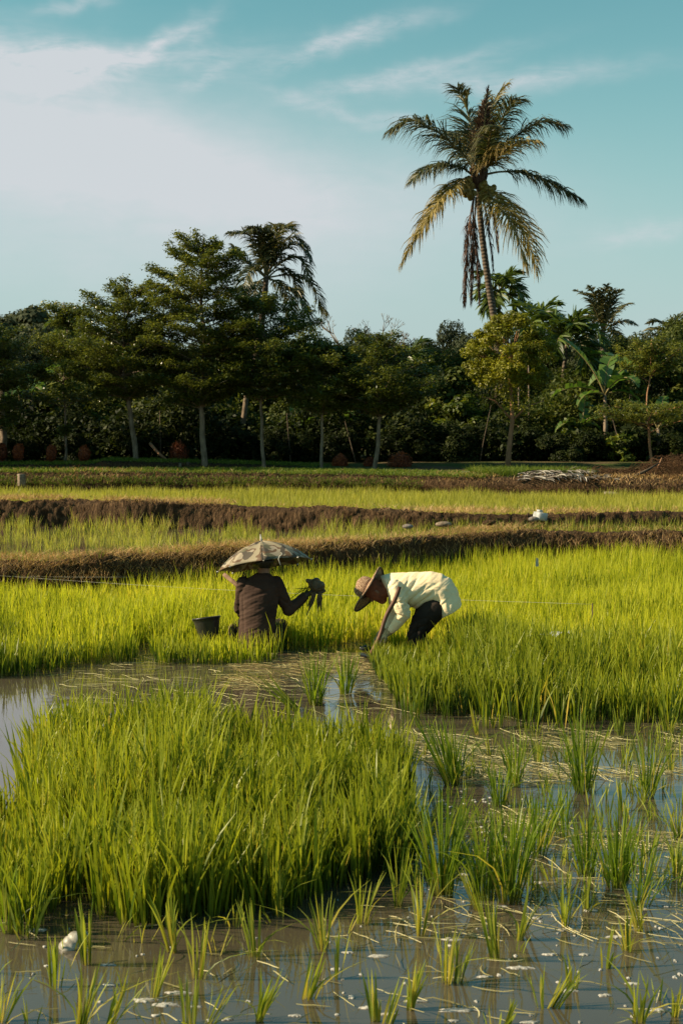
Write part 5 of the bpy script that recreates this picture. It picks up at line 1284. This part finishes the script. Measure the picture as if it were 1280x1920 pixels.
# pale sheet of plastic caught in the rice at right
V = []
for j in range(4):
    for k in range(9): V.append((-.14 + k * .035, -.05 + j * .035, .02 * math.sin(k * 1.3 + j) + .004 * k))
F = [(j * 9 + k, j * 9 + k + 1, (j + 1) * 9 + k + 1, (j + 1) * 9 + k) for j in range(3) for k in range(8)]
tag(obj('plastic_scrap', mesh('plastic_scrap', V, F, M['grey_plastic'], smooth=True), loc=at(1040, 1192, 12.6)), 'crumpled pale plastic scrap caught among the rice right of the bent worker', 'scrap')
V = [(-.02, 0, 0), (.02, 0, .0), (.018, .01, .09), (-.01, 0, .11)]
tag(obj('plastic_scrap', mesh('plastic_scrap', V, [(0, 1, 2, 3)], M['grey_plastic']), loc=at(1006, 1062, 17)), 'small pale plastic strip upright in the rice below the container', 'scrap')

# guide string with stakes
def cord(pts, r, label):
    V, F = tube(pts, [r] * len(pts), 5); tag(obj('string', mesh('string', V, F, M['string'])), label, 'string')
A = at(-150, 1068, 16.9); Bp = at(300, 1087, 15.6); C_ = at(1110, 1133, 13.6)
def sag(a, b_, n=14, s=.03): return [a.lerp(b_, q) - Vector((0, 0, s * math.sin(q * math.pi))) for q in np.linspace(0, 1, n)]
cord(sag(A, C_, 30, .05), .0010, 'taut white planting string crossing the whole near field')
cord(sag(at(-150, 1073, 16.6), at(250, 1082, 16.3), 10, .02), .0010, 'second white string at the left, just below the first')
pole('stake', [Vector((C_.x, C_.y, -.1)), C_ + Vector((0, 0, .01))], [.008, .006], 'bark_dark', 'thin stake holding the planting string at its right end', 'stake')

# half-sunk jug
def jug():
    b = gr(134, 1778, 0); s_ = sc(b.y); root = empty('jug', b, 0, 'dirty white plastic jug half sunk in the near water', 'jug')
    ax = Vector((.62, .35, .52)).normalized(); u, v = frame(ax); V, F = [], []
    c_s = .82
    prof = [(-.02, .0), (0, .040), (.012, .050), (.03, .053), (.036, .049), (.042, .053), (.06, .053), (.066, .049), (.072, .053), (.09, .052), (.105, .045), (.117, .030), (.124, .018), (.13, .017)]
    c0 = Vector((-.03, 0, -.02))
    loft([(c0 + ax * a * c_s, u * max(r, .002) * c_s, v * max(r, .002) * c_s) for a, r in prof], V, F, 20)
    obj('body', mesh('body', V, F, M['muddy_white'], smooth=True), root)
    V, F = [], []; loft([(c0 + ax * a * c_s, u * r * c_s, v * r * c_s) for a, r in ((.128, .020), (.129, .022), (.145, .022), (.147, .019))], V, F, 14)
    obj('cap', mesh('cap', V, F, M['blue_plastic']), root)
jug()

# black bucket beside the umbrella worker
def bucket():
    b = at(392, 1200, 13.3); root = empty('bucket', b, 0, 'scuffed black plastic bucket in the rice, left of the umbrella-hat worker', 'bucket')
    s_ = sc(13.35); R = Matrix.Rotation(-.12, 3, 'Y') @ Matrix.Rotation(-.10, 3, 'X'); V, F = [], []
    n = 28; prof = [(0.01, .075), (0, .085), (.03, .09), (.10, .106), (.17, .122), (.205, .130), (.207, .137), (.216, .137), (.216, .127), (.17, .117), (.10, .101), (.02, .082), (.015, .01)]
    for z, r in prof:
        for k in range(n): a = 6.283 * k / n; V.append(tuple(R @ Vector((r * math.cos(a), r * math.sin(a), z))))
    for j in range(len(prof) - 1):
        for k in range(n): F.append((j * n + k, j * n + (k + 1) % n, (j + 1) * n + (k + 1) % n, (j + 1) * n + k))
    F.append(tuple(range(n))[::-1]); F.append(tuple((len(prof) - 1) * n + k for k in range(n)))
    obj('body', mesh('body', V, F, M['black_plastic'], smooth=True), root)
    pts = [R @ Vector((.128 * math.cos(a), .128 * math.sin(a) * .4 - .05, .208 - .05 * math.sin(a))) for a in np.linspace(0, math.pi, 12)]
    V, F = tube(pts, [.004] * 12, 5); obj('handle', mesh('handle', V, F, M['grey_wood']), root)
bucket()
# pale sack next to the bucket
V, F = [], []
b = at(434, 1182, 13.5)
chain([(0, 0, -.05), (.0, 0, .02), (.005, 0, .05)], [.034, .034, .022], V, F)
o = remesh('sack', V, F, .012, M['concrete'], 3, lambda c, n_: c + n_ * (fbm(c + 5, 22, 2) * .014)[:, None]); o.location = b
tag(o, 'crumpled pale sack half hidden between the bucket and the umbrella-hat worker', 'sack')

# ------------------------------------------------------------------ people
D0 = 13.2
def W(px, py, dy=0.0): return at(px, py, D0 + dy)
def hand(V, F, wrist, dirv, nrm, size=.18, curl=.6, thumb=1):
    d = Vector(dirv).normalized(); n_ = Vector(nrm); n_ = (n_ - d * n_.dot(d)).normalized(); s = d.cross(n_)
    w_ = Vector(wrist)
    for k in (-1.2, -.4, .4, 1.2): capsule(w_ + d * .012 + s * k * .013, .014, w_ + d * size * .48 + s * k * .019, .0125, V, F, 10)
    for k, (off, ln) in enumerate([(-1.5, .36), (-.5, .44), (.5, .46), (1.5, .40)]):
        p = w_ + d * size * .46 + s * off * .0175; dd = d.copy(); r = .0095
        for j in range(3):
            dd = (dd * math.cos(curl) + n_ * math.sin(curl)).normalized(); q = p + dd * size * ln * (.42, .33, .25)[j]
            capsule(p, r, q, r * .9, V, F, 8); p = q; r *= .92
    p = w_ + d * size * .12 + s * thumb * .024; q = p + (d * .65 + s * thumb * .75 + n_ * .3).normalized() * size * .26; capsule(p, .013, q, .0105, V, F, 8)
    q2 = q + (d * .8 + n_ * .55).normalized() * size * .2; capsule(q, .0105, q2, .009, V, F, 8)
def ell(c, u, v): return (c, u, v)
def wrinkles(ang, across, along, amp, lines=(), seed=0):
    """long soft wrinkles running at one slant over the cloth, plus a few deep creases"""
    f_ = folds(lines, .003, 5, seed) if lines else None
    def post(co, no):
        px_, py_ = to_px(co); ca, sa = math.cos(ang), math.sin(ang)
        u = px_ * ca + py_ * sa; v = -px_ * sa + py_ * ca
        q = np.c_[u / along, v / across, co[:, 1] * 3] + seed
        n1 = 1 - np.abs(fbm(q, 1, 3)) * 2.4
        co2 = f_(co, no) if f_ else co
        return co2 + no * (n1 * amp)[:, None]
    return post
def folds(lines, noise_amp=.004, ns=14, seed=0):
    """creases: (pxA, pyA, pxB, pyB, width px, depth m) run across the cloth"""
    def post(co, no):
        px_, py_ = to_px(co); d = np.zeros(len(co))
        for (xa, ya, xb, yb, w_, dep) in lines:
            vx, vy = xb - xa, yb - ya; L2 = vx * vx + vy * vy
            wob = fbm(np.c_[px_ / 18, py_ / 18, np.zeros(len(co))] + seed, 1, 2) * 2.5
            t_ = np.clip(((px_ - xa) * vx + (py_ - ya) * vy) / L2, 0, 1)
            dist = np.hypot(px_ - xa - t_ * vx, py_ - ya - t_ * vy) + wob * .6
            fade = np.sin(np.clip(t_, .03, .97) * np.pi) ** .5
            d += -dep * np.exp(-(dist / w_) ** 2) * fade
        d += fbm(co + seed, ns, 3) * noise_amp
        return co + no * d[:, None]
    return post

# ---- worker with umbrella hat, seen from behind
p1 = empty('person', (W(485, 1200).x, D0, 0), 0, 'crouching worker in dark brown shirt seen from behind, holding up muddy seedlings', 'person')
inv1 = p1.matrix_basis.inverted()
def rel(o, parent):      # keep a world-space mesh in place under its parent
    o.parent = parent; o.matrix_parent_inverse = Matrix.Translation(-Vector(parent.location)); return o
X_, Y_, Z_ = Vector((1, 0, 0)), Vector((0, 1, 0)), Vector((0, 0, 1))
def px(v): return v / sc(D0)
def person1():
    V, F = [], []
    # head, neck, torso core, arms, legs: one skin
    hc = W(497, 1051, .05)
    capsule(hc + Z_ * .03, .088, hc - Z_ * .015 + Y_ * .02, .082, V, F, 18); capsule(hc + Y_ * .05 - Z_ * .03, .055, hc + Y_ * .07 - Z_ * .06, .04, V, F)
    capsule(hc + Y_ * .095 - Z_ * .005, .014, hc + Y_ * .105 - Z_ * .03, .014, V, F, 8)
    for s in (-1, 1): capsule(hc + X_ * s * .082 - Z_ * .01, .018, hc + X_ * s * .088 - Z_ * .03, .014, V, F, 8)
    chain([W(497, 1062, .04), W(493, 1082, .02)], [.052, .058], V, F)
    loft([(W(487, y, .03), X_ * a, Y_ * b_) for y, a, b_ in ((1084, .06, .05), (1094, .12, .06), (1110, .14, .08), (1150, .14, .08), (1200, .14, .10))], V, F)
    chain([W(518, 1099, .04), W(541, 1144, .12), W(572, 1117, .22)], [.036, .034, .026], V, F)
    chain([W(458, 1100, .07), W(450, 1140, .22), W(470, 1170, .40)], [.036, .034, .026], V, F)
    hand(V, F, W(572, 1117, .22), (W(592, 1102, .24) - W(572, 1117, .22)), Vector((.3, -.2, -1)), .17, .75, 1)
    hand(V, F, W(470, 1170, .40), Vector((.3, .5, -.6)), Vector((0, 1, -.2)), .16, .5, -1)
    for s in (-1, 1):
        hp = W(485 + s * 17, 1200, .08); kn = hp + Vector((s * .1, .38, .08)); an = kn + Vector((0, -.12, -.38)); an.z = -.24
        chain([hp, kn, an], [.08, .06, .04], V, F); capsule(an, .035, an + Vector((0, .16, -.02)), .025, V, F)
    rel(remesh('body', V, F, .0065, M['skin'], 3), p1)
    # shirt
    V, F = [], []
    rings = [(1075, 493, .060, .055, .02), (1079, 492, .085, .065, .02), (1084, 490, .125, .080, .03), (1091, 488, .162, .10, .03), (1102, 487, .182, .112, .03), (1125, 485, .186, .118, .03), (1145, 484, .180, .118, .03), (1165, 483, .170, .118, .03), (1182, 482, .170, .125, .03), (1198, 481, .178, .135, .03), (1216, 480, .18, .14, .03)]
    rot = Matrix.Rotation(math.radians(-14), 3, 'Z')     # the back turns a little towards the sun
    loft([(W(x, y, dy), rot @ (X_ * a), rot @ (Y_ * b_)) for y, x, a, b_, dy in rings], V, F, 28)
    chain([W(518, 1094, .03), W(528, 1118, .07), W(541, 1143, .13), W(558, 1130, .18), W(571, 1118, .22)], [.068, .060, .056, .047, .038], V, F)
    chain([W(456, 1094, .04), W(452, 1118, .12), W(449, 1142, .24), W(466, 1168, .38)], [.064, .056, .05, .038], V, F)
    fl = [(520, 1104, 512, 1170, 3, .014), (524, 1120, 545, 1136, 2.2, .008), (535, 1128, 552, 1146, 2.2, .008), (455, 1108, 458, 1190, 2, .008)]
    rel(remesh('shirt', V, F, .0065, M['brown_shirt'], 3, wrinkles(-.38, 8.5, 50, .007, fl, 4)), p1)
    V, F = [], []
    for s in (-1, 1):
        hp = W(485 + s * 17, 1202, .08); kn = hp + Vector((s * .1, .38, .08)); an = kn + Vector((0, -.12, -.3)); an.z = -.1
        chain([hp, kn, an], [.105, .085, .065], V, F)
    capsule(W(470, 1203, .06), .11, W(500, 1203, .06), .11, V, F)
    rel(remesh('trousers', V, F, .01, M['dark_trousers'], 3, folds([], .006, 12, 9)), p1)
    # glove on the raised hand
    V, F = [], []; hand(V, F, W(571, 1118, .22), (W(592, 1102, .24) - W(572, 1117, .22)), Vector((.3, -.2, -1)), .185, .75, 1)
    chain([W(566, 1122, .21), W(573, 1116, .22)], [.040, .032], V, F)
    rel(remesh('glove', V, F, .005, M['glove_dark'], 2, lambda c, n_: c + n_ * .003), p1)
    # hair under the hat
    V, F = [], []; capsule(hc + Z_ * .035 - Y_ * .01, .093, hc + Z_ * .0 - Y_ * .012, .088, V, F, 18)
    rel(remesh('hair', V, F, .008, M['hair'], 2), p1)
    V, F = tube([W(509, 1044, -.05), W(512, 1058, -.02), W(510, 1070, .02)], [.004] * 3, 5); rel(obj('chin_strap', mesh('chin_strap', V, F, M['black_plastic'])), p1)
person1()

# umbrella hat
def umbrella():
    ctr = W(496, 1060, .03)
    root = empty('umbrella_hat', ctr, 0, 'camouflage umbrella hat on the head of the dark-shirted worker', 'umbrella hat')
    R = Matrix.Rotation(math.radians(-11), 3, 'X') @ Matrix.Rotation(math.radians(-8), 3, 'Y')
    Rr, Hh, n, m_ = .435, .235, 8, 9
    def pt(k, s):     # corner k ribs, s from apex 0 to rim 1
        a = math.radians(-88 + 360 * k / n); r = Rr * math.sin(s * 1.0) / math.sin(1.0); z = Hh * (.62 * (math.cos(s) - math.cos(1.0)) / (1 - math.cos(1.0)) + .38 * (1 - s))
        return Vector((r * math.cos(a), r * math.sin(a), z))
    for k in range(n):
        V, F = [], []; w_ = 8
        for j in range(m_ + 1):
            s = max(.015, j / m_)
            p, q = pt(k, s), pt(k + 1, s)
            for i in range(w_ + 1):
                u = i / w_; x = p.lerp(q, u); bow = math.sin(u * math.pi)
                x = x * (1 - .045 * bow * s) + Vector((0, 0, -.012 * bow * (1 - s) + .012 * bow * (s ** 6)))     # cloth sinks between the ribs
                V.append(tuple(R @ x))
        for j in range(m_):
            for i in range(w_): b0 = j * (w_ + 1) + i; F.append((b0, b0 + 1, b0 + w_ + 2, b0 + w_ + 1))
        o = obj('panel', mesh('panel', V, F, M['camo'], smooth=True), root)
        md = o.modifiers.new('s', 'SOLIDIFY'); md.thickness = .0015
        V, F = tube([R @ (pt(k, s) + Vector((0, 0, -.004))) for s in np.linspace(.02, 1.02, 10)], [.0035] * 10, 5); obj('rib', mesh('rib', V, F, M['grey_wood']), root)
        p = R @ pt(k, 1.0); V, F = [], []; capsule(p, .006, p + (R @ Vector((pt(k, 1).x, pt(k, 1).y, 0))).normalized() * .012, .005, V, F, 8); obj('tip', mesh('tip', V, F, M['white_plastic'], smooth=True), root)
    V, F = tube([R @ Vector((0, 0, Hh - .01)), R @ Vector((0, 0, Hh + .02)), R @ Vector((0, 0, Hh + .06))], [.014, .010, .003], 8); obj('spike', mesh('spike', V, F, M['white_plastic']), root)
    # inner head band and hanging cords
    V, F = tube([R @ Vector((.10 * math.cos(a), .10 * math.sin(a), .02)) for a in np.linspace(0, 6.283, 20)], [.012] * 20, 5); obj('head_band', mesh('head_band', V, F, M['black_plastic']), root)
    for pts in ([(524, 1043), (522, 1048), (526, 1060)], [(524, 1043), (529, 1039), (527, 1036)]):
        V, F = tube([W(a, b_, -.42) - ctr for a, b_ in pts], [.004] * 3, 5); obj('cord', mesh('cord', V, F, M['string']), root)
umbrella()
# light wooden handle behind the shoulder
pole('tool_handle', [W(420, 1077, .35), W(450, 1101, .25), W(472, 1120, .22), W(500, 1160, .30), W(512, 1200, .30)], [.020, .023, .022, .02, .02], 'wood', 'brown wooden tool handle sticking out behind the left shoulder of the umbrella-hat worker', 'tool')
bpy.data.objects['tool_handle'].data.materials[0] = simple('dusty_wood', (.12, .07, .045), (.24, .15, .10), 30, .8, .15, .4, .004)

# bundle of seedlings with mud ball
def seedlings():
    c = W(590, 1096, .22); root = empty('seedling_bundle', c, 0, 'bundle of uprooted rice seedlings with a muddy root ball held up in a gloved hand', 'seedlings')
    V, F = [], []
    for (a, b_, r) in [(0, 0, .052), (.045, -.012, .048), (.06, -.04, .035), (-.04, .035, .026), (-.055, .035, .02), (.01, .03, .04), (.02, -.04, .035)]: capsule((a, 0, b_), r, (a + .012, .01, b_ - .01), r * .9, V, F, 12)
    o = remesh('root_ball', V, F, .007, M['mud_clod'], 2, lambda c_, n_: c_ + n_ * (fbm(c_ + 3, 26, 3) * .022)[:, None], root)
    V, F = [], []
    for a0, ln, wob in [(.05, .26, .01), (.068, .24, .012), (.058, .2, .01), (-.005, .28, .02), (.005, .22, .015), (-.012, .2, .012), (.075, .16, .01)]:
        pts = [(a0 + wob * math.sin(q * 5 + a0 * 50) - .05 * q * (1 if a0 < .04 else .5), .01 * math.cos(q * 7), -.02 - ln * q) for q in np.linspace(0, 1, 8)]
        tube(pts, [.014, .014, .012, .012, .010, .009, .006, .003], 6, V, F, .5)
    obj('hanging_roots', mesh('hanging_roots', V, F, M['root']), root)
    nb = 46; r_ = np.random.default_rng(8); base = np.c_[r_.normal(-.05, .015, nb), r_.normal(0, .015, nb), r_.normal(-.03, .02, nb)]
    h = r_.uniform(.14, .30, nb); V, F, al, k = blades(np.zeros((nb, 3)), h, r_.uniform(0, 6.28, nb), r_.uniform(0, .25, nb), r_.uniform(.1, .6, nb), np.full(nb, .009), 4, r_.uniform(0, 3, nb))
    idx = np.repeat(np.arange(nb), k); th = np.radians(r_.uniform(195, 262, nb))[idx]      # point down and left
    Lz = V[:, 2].copy(); Lx = V[:, 0].copy(); V2 = np.c_[np.cos(th) * Lz - np.sin(th) * Lx, V[:, 1], np.sin(th) * Lz + np.cos(th) * Lx - .9 * Lz ** 2] + base[idx]
    obj('leaves', mesh('leaves', V2, F, M['rice_dark'], {'rnd': np.repeat(r_.random(nb) * .6, k), 'along': al}), root)
seedlings()

# ---- bent worker in the cream shirt
p2 = empty('person', (W(780, 1200).x, D0, 0), 0, 'worker bending forward in loose cream shirt and dark trousers, arms reaching to the ground', 'person')
def person2():
    V, F = [], []
    ax = Vector((-.80, 0, .44)).normalized()       # top of the head points away to the left
    hc = W(703, 1106, 0); dn = Vector((-.44, 0, -.80)).normalized()     # face direction
    capsule(hc - ax * .02, .085, hc + ax * .035, .085, V, F, 18); capsule(hc - ax * .05 + dn * .035, .055, hc - ax * .09 + dn * .05, .035, V, F)
    capsule(hc + dn * .088 - ax * .005, .012, hc + dn * .102 - ax * .028, .014, V, F, 8)
    for s in (-1, 1): capsule(hc + Y_ * s * .083, .016, hc + Y_ * s * .088 - ax * .03, .013, V, F, 8)
    chain([hc - ax * .05, W(735, 1102, 0)], [.055, .062], V, F)
    sp = [(728, 1100, .08, .08), (742, 1104, .09, .13), (775, 1106, .11, .14), (810, 1108, .11, .14), (832, 1118, .10, .14)]
    loft([(W(x, y, 0), (Z_ * a if i < 4 else (Z_ * .8 + X_ * -.5) * a), Y_ * b_) for i, (x, y, a, b_) in enumerate(sp)], V, F)
    # near arm (camera side) and far arm
    chain([W(742, 1104, -.17), W(754, 1152, -.17), W(727, 1186, -.12)], [.048, .038, .027], V, F)
    chain([W(742, 1104, .17), W(740, 1150, .17), W(712, 1190, .08)], [.048, .038, .027], V, F)
    hand(V, F, W(728, 1185, -.12), W(712, 1198, -.1) - W(728, 1185, -.12), Vector((-.2, .3, -1)), .17, .55, 1)
    hand(V, F, W(714, 1188, .08), W(700, 1203, .06) - W(714, 1188, .08), Vector((-.2, -.3, -1)), .17, .45, -1)
    for s in (-1, 1):
        hp = W(822, 1140, s * .09); kn = W(783, 1190, s * .12); an = Vector((kn.x + .10, kn.y, -.28)); chain([hp, kn, an], [.085, .06, .045], V, F); capsule(an, .035, an + Vector((-.17, 0, -.03)), .026, V, F)
    rel(remesh('body', V, F, .0065, M['skin'], 3), p2)
    # shirt: back arches up from the neck, rounds over the hips, hem hangs open at the back
    V, F = [], []
    r_ = [  # top px,py ; bottom px,py ; half width
        ((712, 1080), (728, 1112), .075), ((718, 1078), (736, 1122), .13), ((735, 1075), (748, 1132), .175), ((760, 1074), (764, 1138), .19), ((785, 1073), (778, 1141), .19), ((808, 1072), (795, 1137), .19), ((828, 1076), (804, 1132), .195), ((845, 1086), (809, 1134), .20), ((856, 1104), (811, 1144), .205), ((862, 1122), (814, 1153), .21), ((864, 1134), (818, 1159), .205)]
    rr = []
    for a, b_, hw in r_:
        A_, B_ = W(*a), W(*b_); c = (A_ + B_) / 2; rr.append((c, (A_ - B_) / 2, Y_ * hw))
    loft(rr, V, F, 30)
    chain([W(740, 1102, -.15), W(748, 1125, -.175), W(756, 1149, -.18), W(749, 1162, -.165), W(740, 1174, -.14), W(733, 1181, -.13)], [.075, .082, .07, .05, .042, .034], V, F)
    chain([W(740, 1102, .15), W(742, 1130, .17), W(742, 1152, .17), W(718, 1185, .09)], [.07, .07, .06, .036], V, F)
    fl = [(756, 1140, 800, 1096, 2.6, .016), (752, 1130, 782, 1086, 2.4, .014), (762, 1148, 812, 1112, 2.6, .015), (768, 1153, 806, 1128, 2.2, .012), (750, 1118, 768, 1082, 2.2, .010), (778, 1118, 822, 1092, 2.6, .008), (812, 1094, 852, 1120, 3, .006),
          (762, 1120, 765, 1152, 2.4, .022), (735, 1118, 750, 1140, 2.4, .012), (738, 1132, 762, 1128, 2.2, .010), (738, 1150, 760, 1158, 2, .012), (742, 1162, 752, 1166, 1.6, .008), (820, 1112, 826, 1152, 2.6, .008), (838, 1112, 842, 1146, 3, .008), (726, 1088, 738, 1112, 2, .008), (786, 1148, 800, 1140, 1.8, .010)]
    def sleeve_less_hem(co, no):
        return wrinkles(-.75, 9, 60, .0048, fl, 12)(co, no)
    rel(remesh('shirt', V, F, .0062, M['cream_shirt'], 3, sleeve_less_hem), p2)
    V, F = [], []
    chain([W(818, 1132, 0), W(800, 1150, 0)], [.125, .12], V, F)
    for s in (-1, 1):
        hp = W(812, 1143, s * .10); kn = W(780, 1190, s * .13); an = Vector((kn.x + .07, kn.y, -.1)); chain([hp, (hp + kn) / 2 + X_ * -.02, kn, an], [.118, .108, .092, .085], V, F)
    fl = [(752, 1172, 800, 1158, 2.4, .010), (756, 1184, 808, 1172, 2.6, .010), (760, 1198, 790, 1176, 2.4, .012), (785, 1165, 778, 1205, 2.6, .012), (805, 1160, 800, 1200, 2.6, .012), (764, 1180, 770, 1210, 2, .01)]
    rel(remesh('trousers', V, F, .0075, M['dark_trousers'], 3, folds(fl, .008, 9, 22)), p2)
    # scarf wrapped over head and neck
    V, F = [], []
    capsule(hc - ax * .03, .097, hc + ax * .03, .095, V, F, 18); capsule(hc - ax * .06 + dn * .03, .072, hc - ax * .10 + dn * .045, .048, V, F)
    chain([hc - ax * .04, W(728, 1098, 0), W(734, 1104, 0)], [.085, .088, .08], V, F)
    fl = [(696, 1108, 716, 1132, 1.8, .008), (702, 1100, 722, 1128, 1.8, .009), (708, 1092, 730, 1118, 1.8, .009), (690, 1120, 712, 1136, 1.8, .007)]
    rel(remesh('scarf', V, F, .006, M['scarf'], 2, folds(fl, .005, 16, 31)), p2)
    # gloves
    for s, (w_, tip_, nr) in ((-1, (W(728, 1185, -.12), W(712, 1198, -.1), (-.2, .3, -1))), (1, (W(714, 1188, .08), W(700, 1203, .06), (-.2, -.3, -1)))):
        V, F = [], []; hand(V, F, w_, tip_ - w_, Vector(nr), .185, .5, -s); capsule(w_ - (tip_ - w_) * .35, .038, w_ + (tip_ - w_) * .2, .03, V, F)
        rel(remesh('glove', V, F, .005, M['glove_pale'], 1, lambda c, n_: c + n_ * (.003 + fbm(c, 40, 2) * .004)[:, None]), p2)
    return hc, ax
hc2, ax2 = person2()
def straw_hat():
    root = empty('straw_hat', hc2, 0, 'woven straw hat with wide curved brim on the head of the bent worker', 'hat')
    ax = Vector((-.82, .30, .48)).normalized(); v = (Y_ - ax * ax.y).normalized(); u = ax.cross(v).normalized(); c0 = (W(693, 1107, 0) - hc2)
    V, F = [], []; n = 40
    def ring(r, h, curl=0, sq=1.0):
        for k in range(n):
            a = 6.283 * k / n; bend = curl * math.cos(a) ** 2
            V.append(tuple(c0 + u * (r * math.cos(a)) + v * (r * math.sin(a) * sq) + ax * (h + bend + .006 * math.sin(a * 3 + r * 20))))
    prof = [(.235, -.028, .045), (.236, -.022, .046), (.21, -.012, .034), (.17, .0, .018), (.13, .008, .006), (.108, .018, 0), (.102, .05, 0), (.097, .085, 0), (.085, .115, 0), (.060, .128, 0), (.03, .122, 0), (.004, .118, 0)]
    for r, h, c in prof: ring(r, h, c, .97)
    for j in range(len(prof) - 1):
        for k in range(n): F.append((j * n + k, j * n + (k + 1) % n, (j + 1) * n + (k + 1) % n, (j + 1) * n + k))
    F.append(tuple((len(prof) - 1) * n + k for k in range(n)))
    br = obj('brim', mesh('brim', V[:6 * n], [f for f in F if max(f) < 6 * n], M['straw_hat'], smooth=True), root)
    md = br.modifiers.new('s', 'SOLIDIFY'); md.thickness = .004
    cr = obj('hat_crown', mesh('hat_crown', V[5 * n:], [tuple(i - 5 * n for i in f) for f in F if min(f) >= 5 * n], M['straw_hat'], smooth=True), root)
    md = cr.modifiers.new('s', 'SOLIDIFY'); md.thickness = .004
    rim = [Vector(V[k]) for k in range(n)] + [Vector(V[0])]
    V2, F2 = tube(rim, [.006] * len(rim), 6); obj('rim_binding', mesh('rim_binding', V2, F2, M['bark_dark']), root)
    V2, F2 = tube([Vector(V[5 * n + k]) * 1.0 + ax * .008 for k in range(n)] + [Vector(V[5 * n]) + ax * .008], [.006] * (n + 1), 5); obj('hat_band', mesh('hat_band', V2, F2, M['wood']), root)
straw_hat()

# hoe standing in the mud before the bent worker
def hoe():
    top, bot = W(748, 1101, -.36), W(698, 1222, -.46); root = empty('hoe', bot, 0, 'long worn wooden hoe handle leaning against the bent worker, blade in the mud', 'hoe')
    d = top - bot; pts = [d * q + Vector((.008 * math.sin(q * 9), 0, .004 * math.sin(q * 14))) for q in np.linspace(-.04, 1, 16)]
    V, F = tube(pts, [.019 + .0015 * math.sin(q * 11) + .003 * (q < .1) for q in np.linspace(0, 1, 16)], 10); obj('handle', mesh('handle', V, F, M['wood'], smooth=True), root)
    V, F = [], []; box(V, F, (-.05, .05, -.045), .07, .06, .007, Matrix.Rotation(.25, 3, 'Y'), .004); obj('blade', mesh('blade', V, F, M['black_plastic']), root)
hoe()
V, F = [], []
b = W(684, 1214, -.05); chain([(-.035, 0, -.01), (0, .0, .0), (.035, .02, -.01)], [.02, .026, .022], V, F)
o = remesh('mud_clod', V, F, .007, M['black_plastic'], 2, lambda c_, n_: c_ + n_ * (fbm(c_ + 3, 20, 3) * .015)[:, None]); o.location = b; tag(o, 'wet black clod beside the hoe blade at the hands of the bent worker', 'mud clod')
# muddy seedlings being tied by the bent worker
bb = W(700, 1212, .05); bb.z = .0
o = obj('seedling_bundle', tuft_mesh(.16, 40, .05, -.5, .008, M['rice_dark'], 991, .6, 1.2), loc=bb); tag(o, 'small dark bunch of seedlings in the hands of the bent worker', 'seedlings')
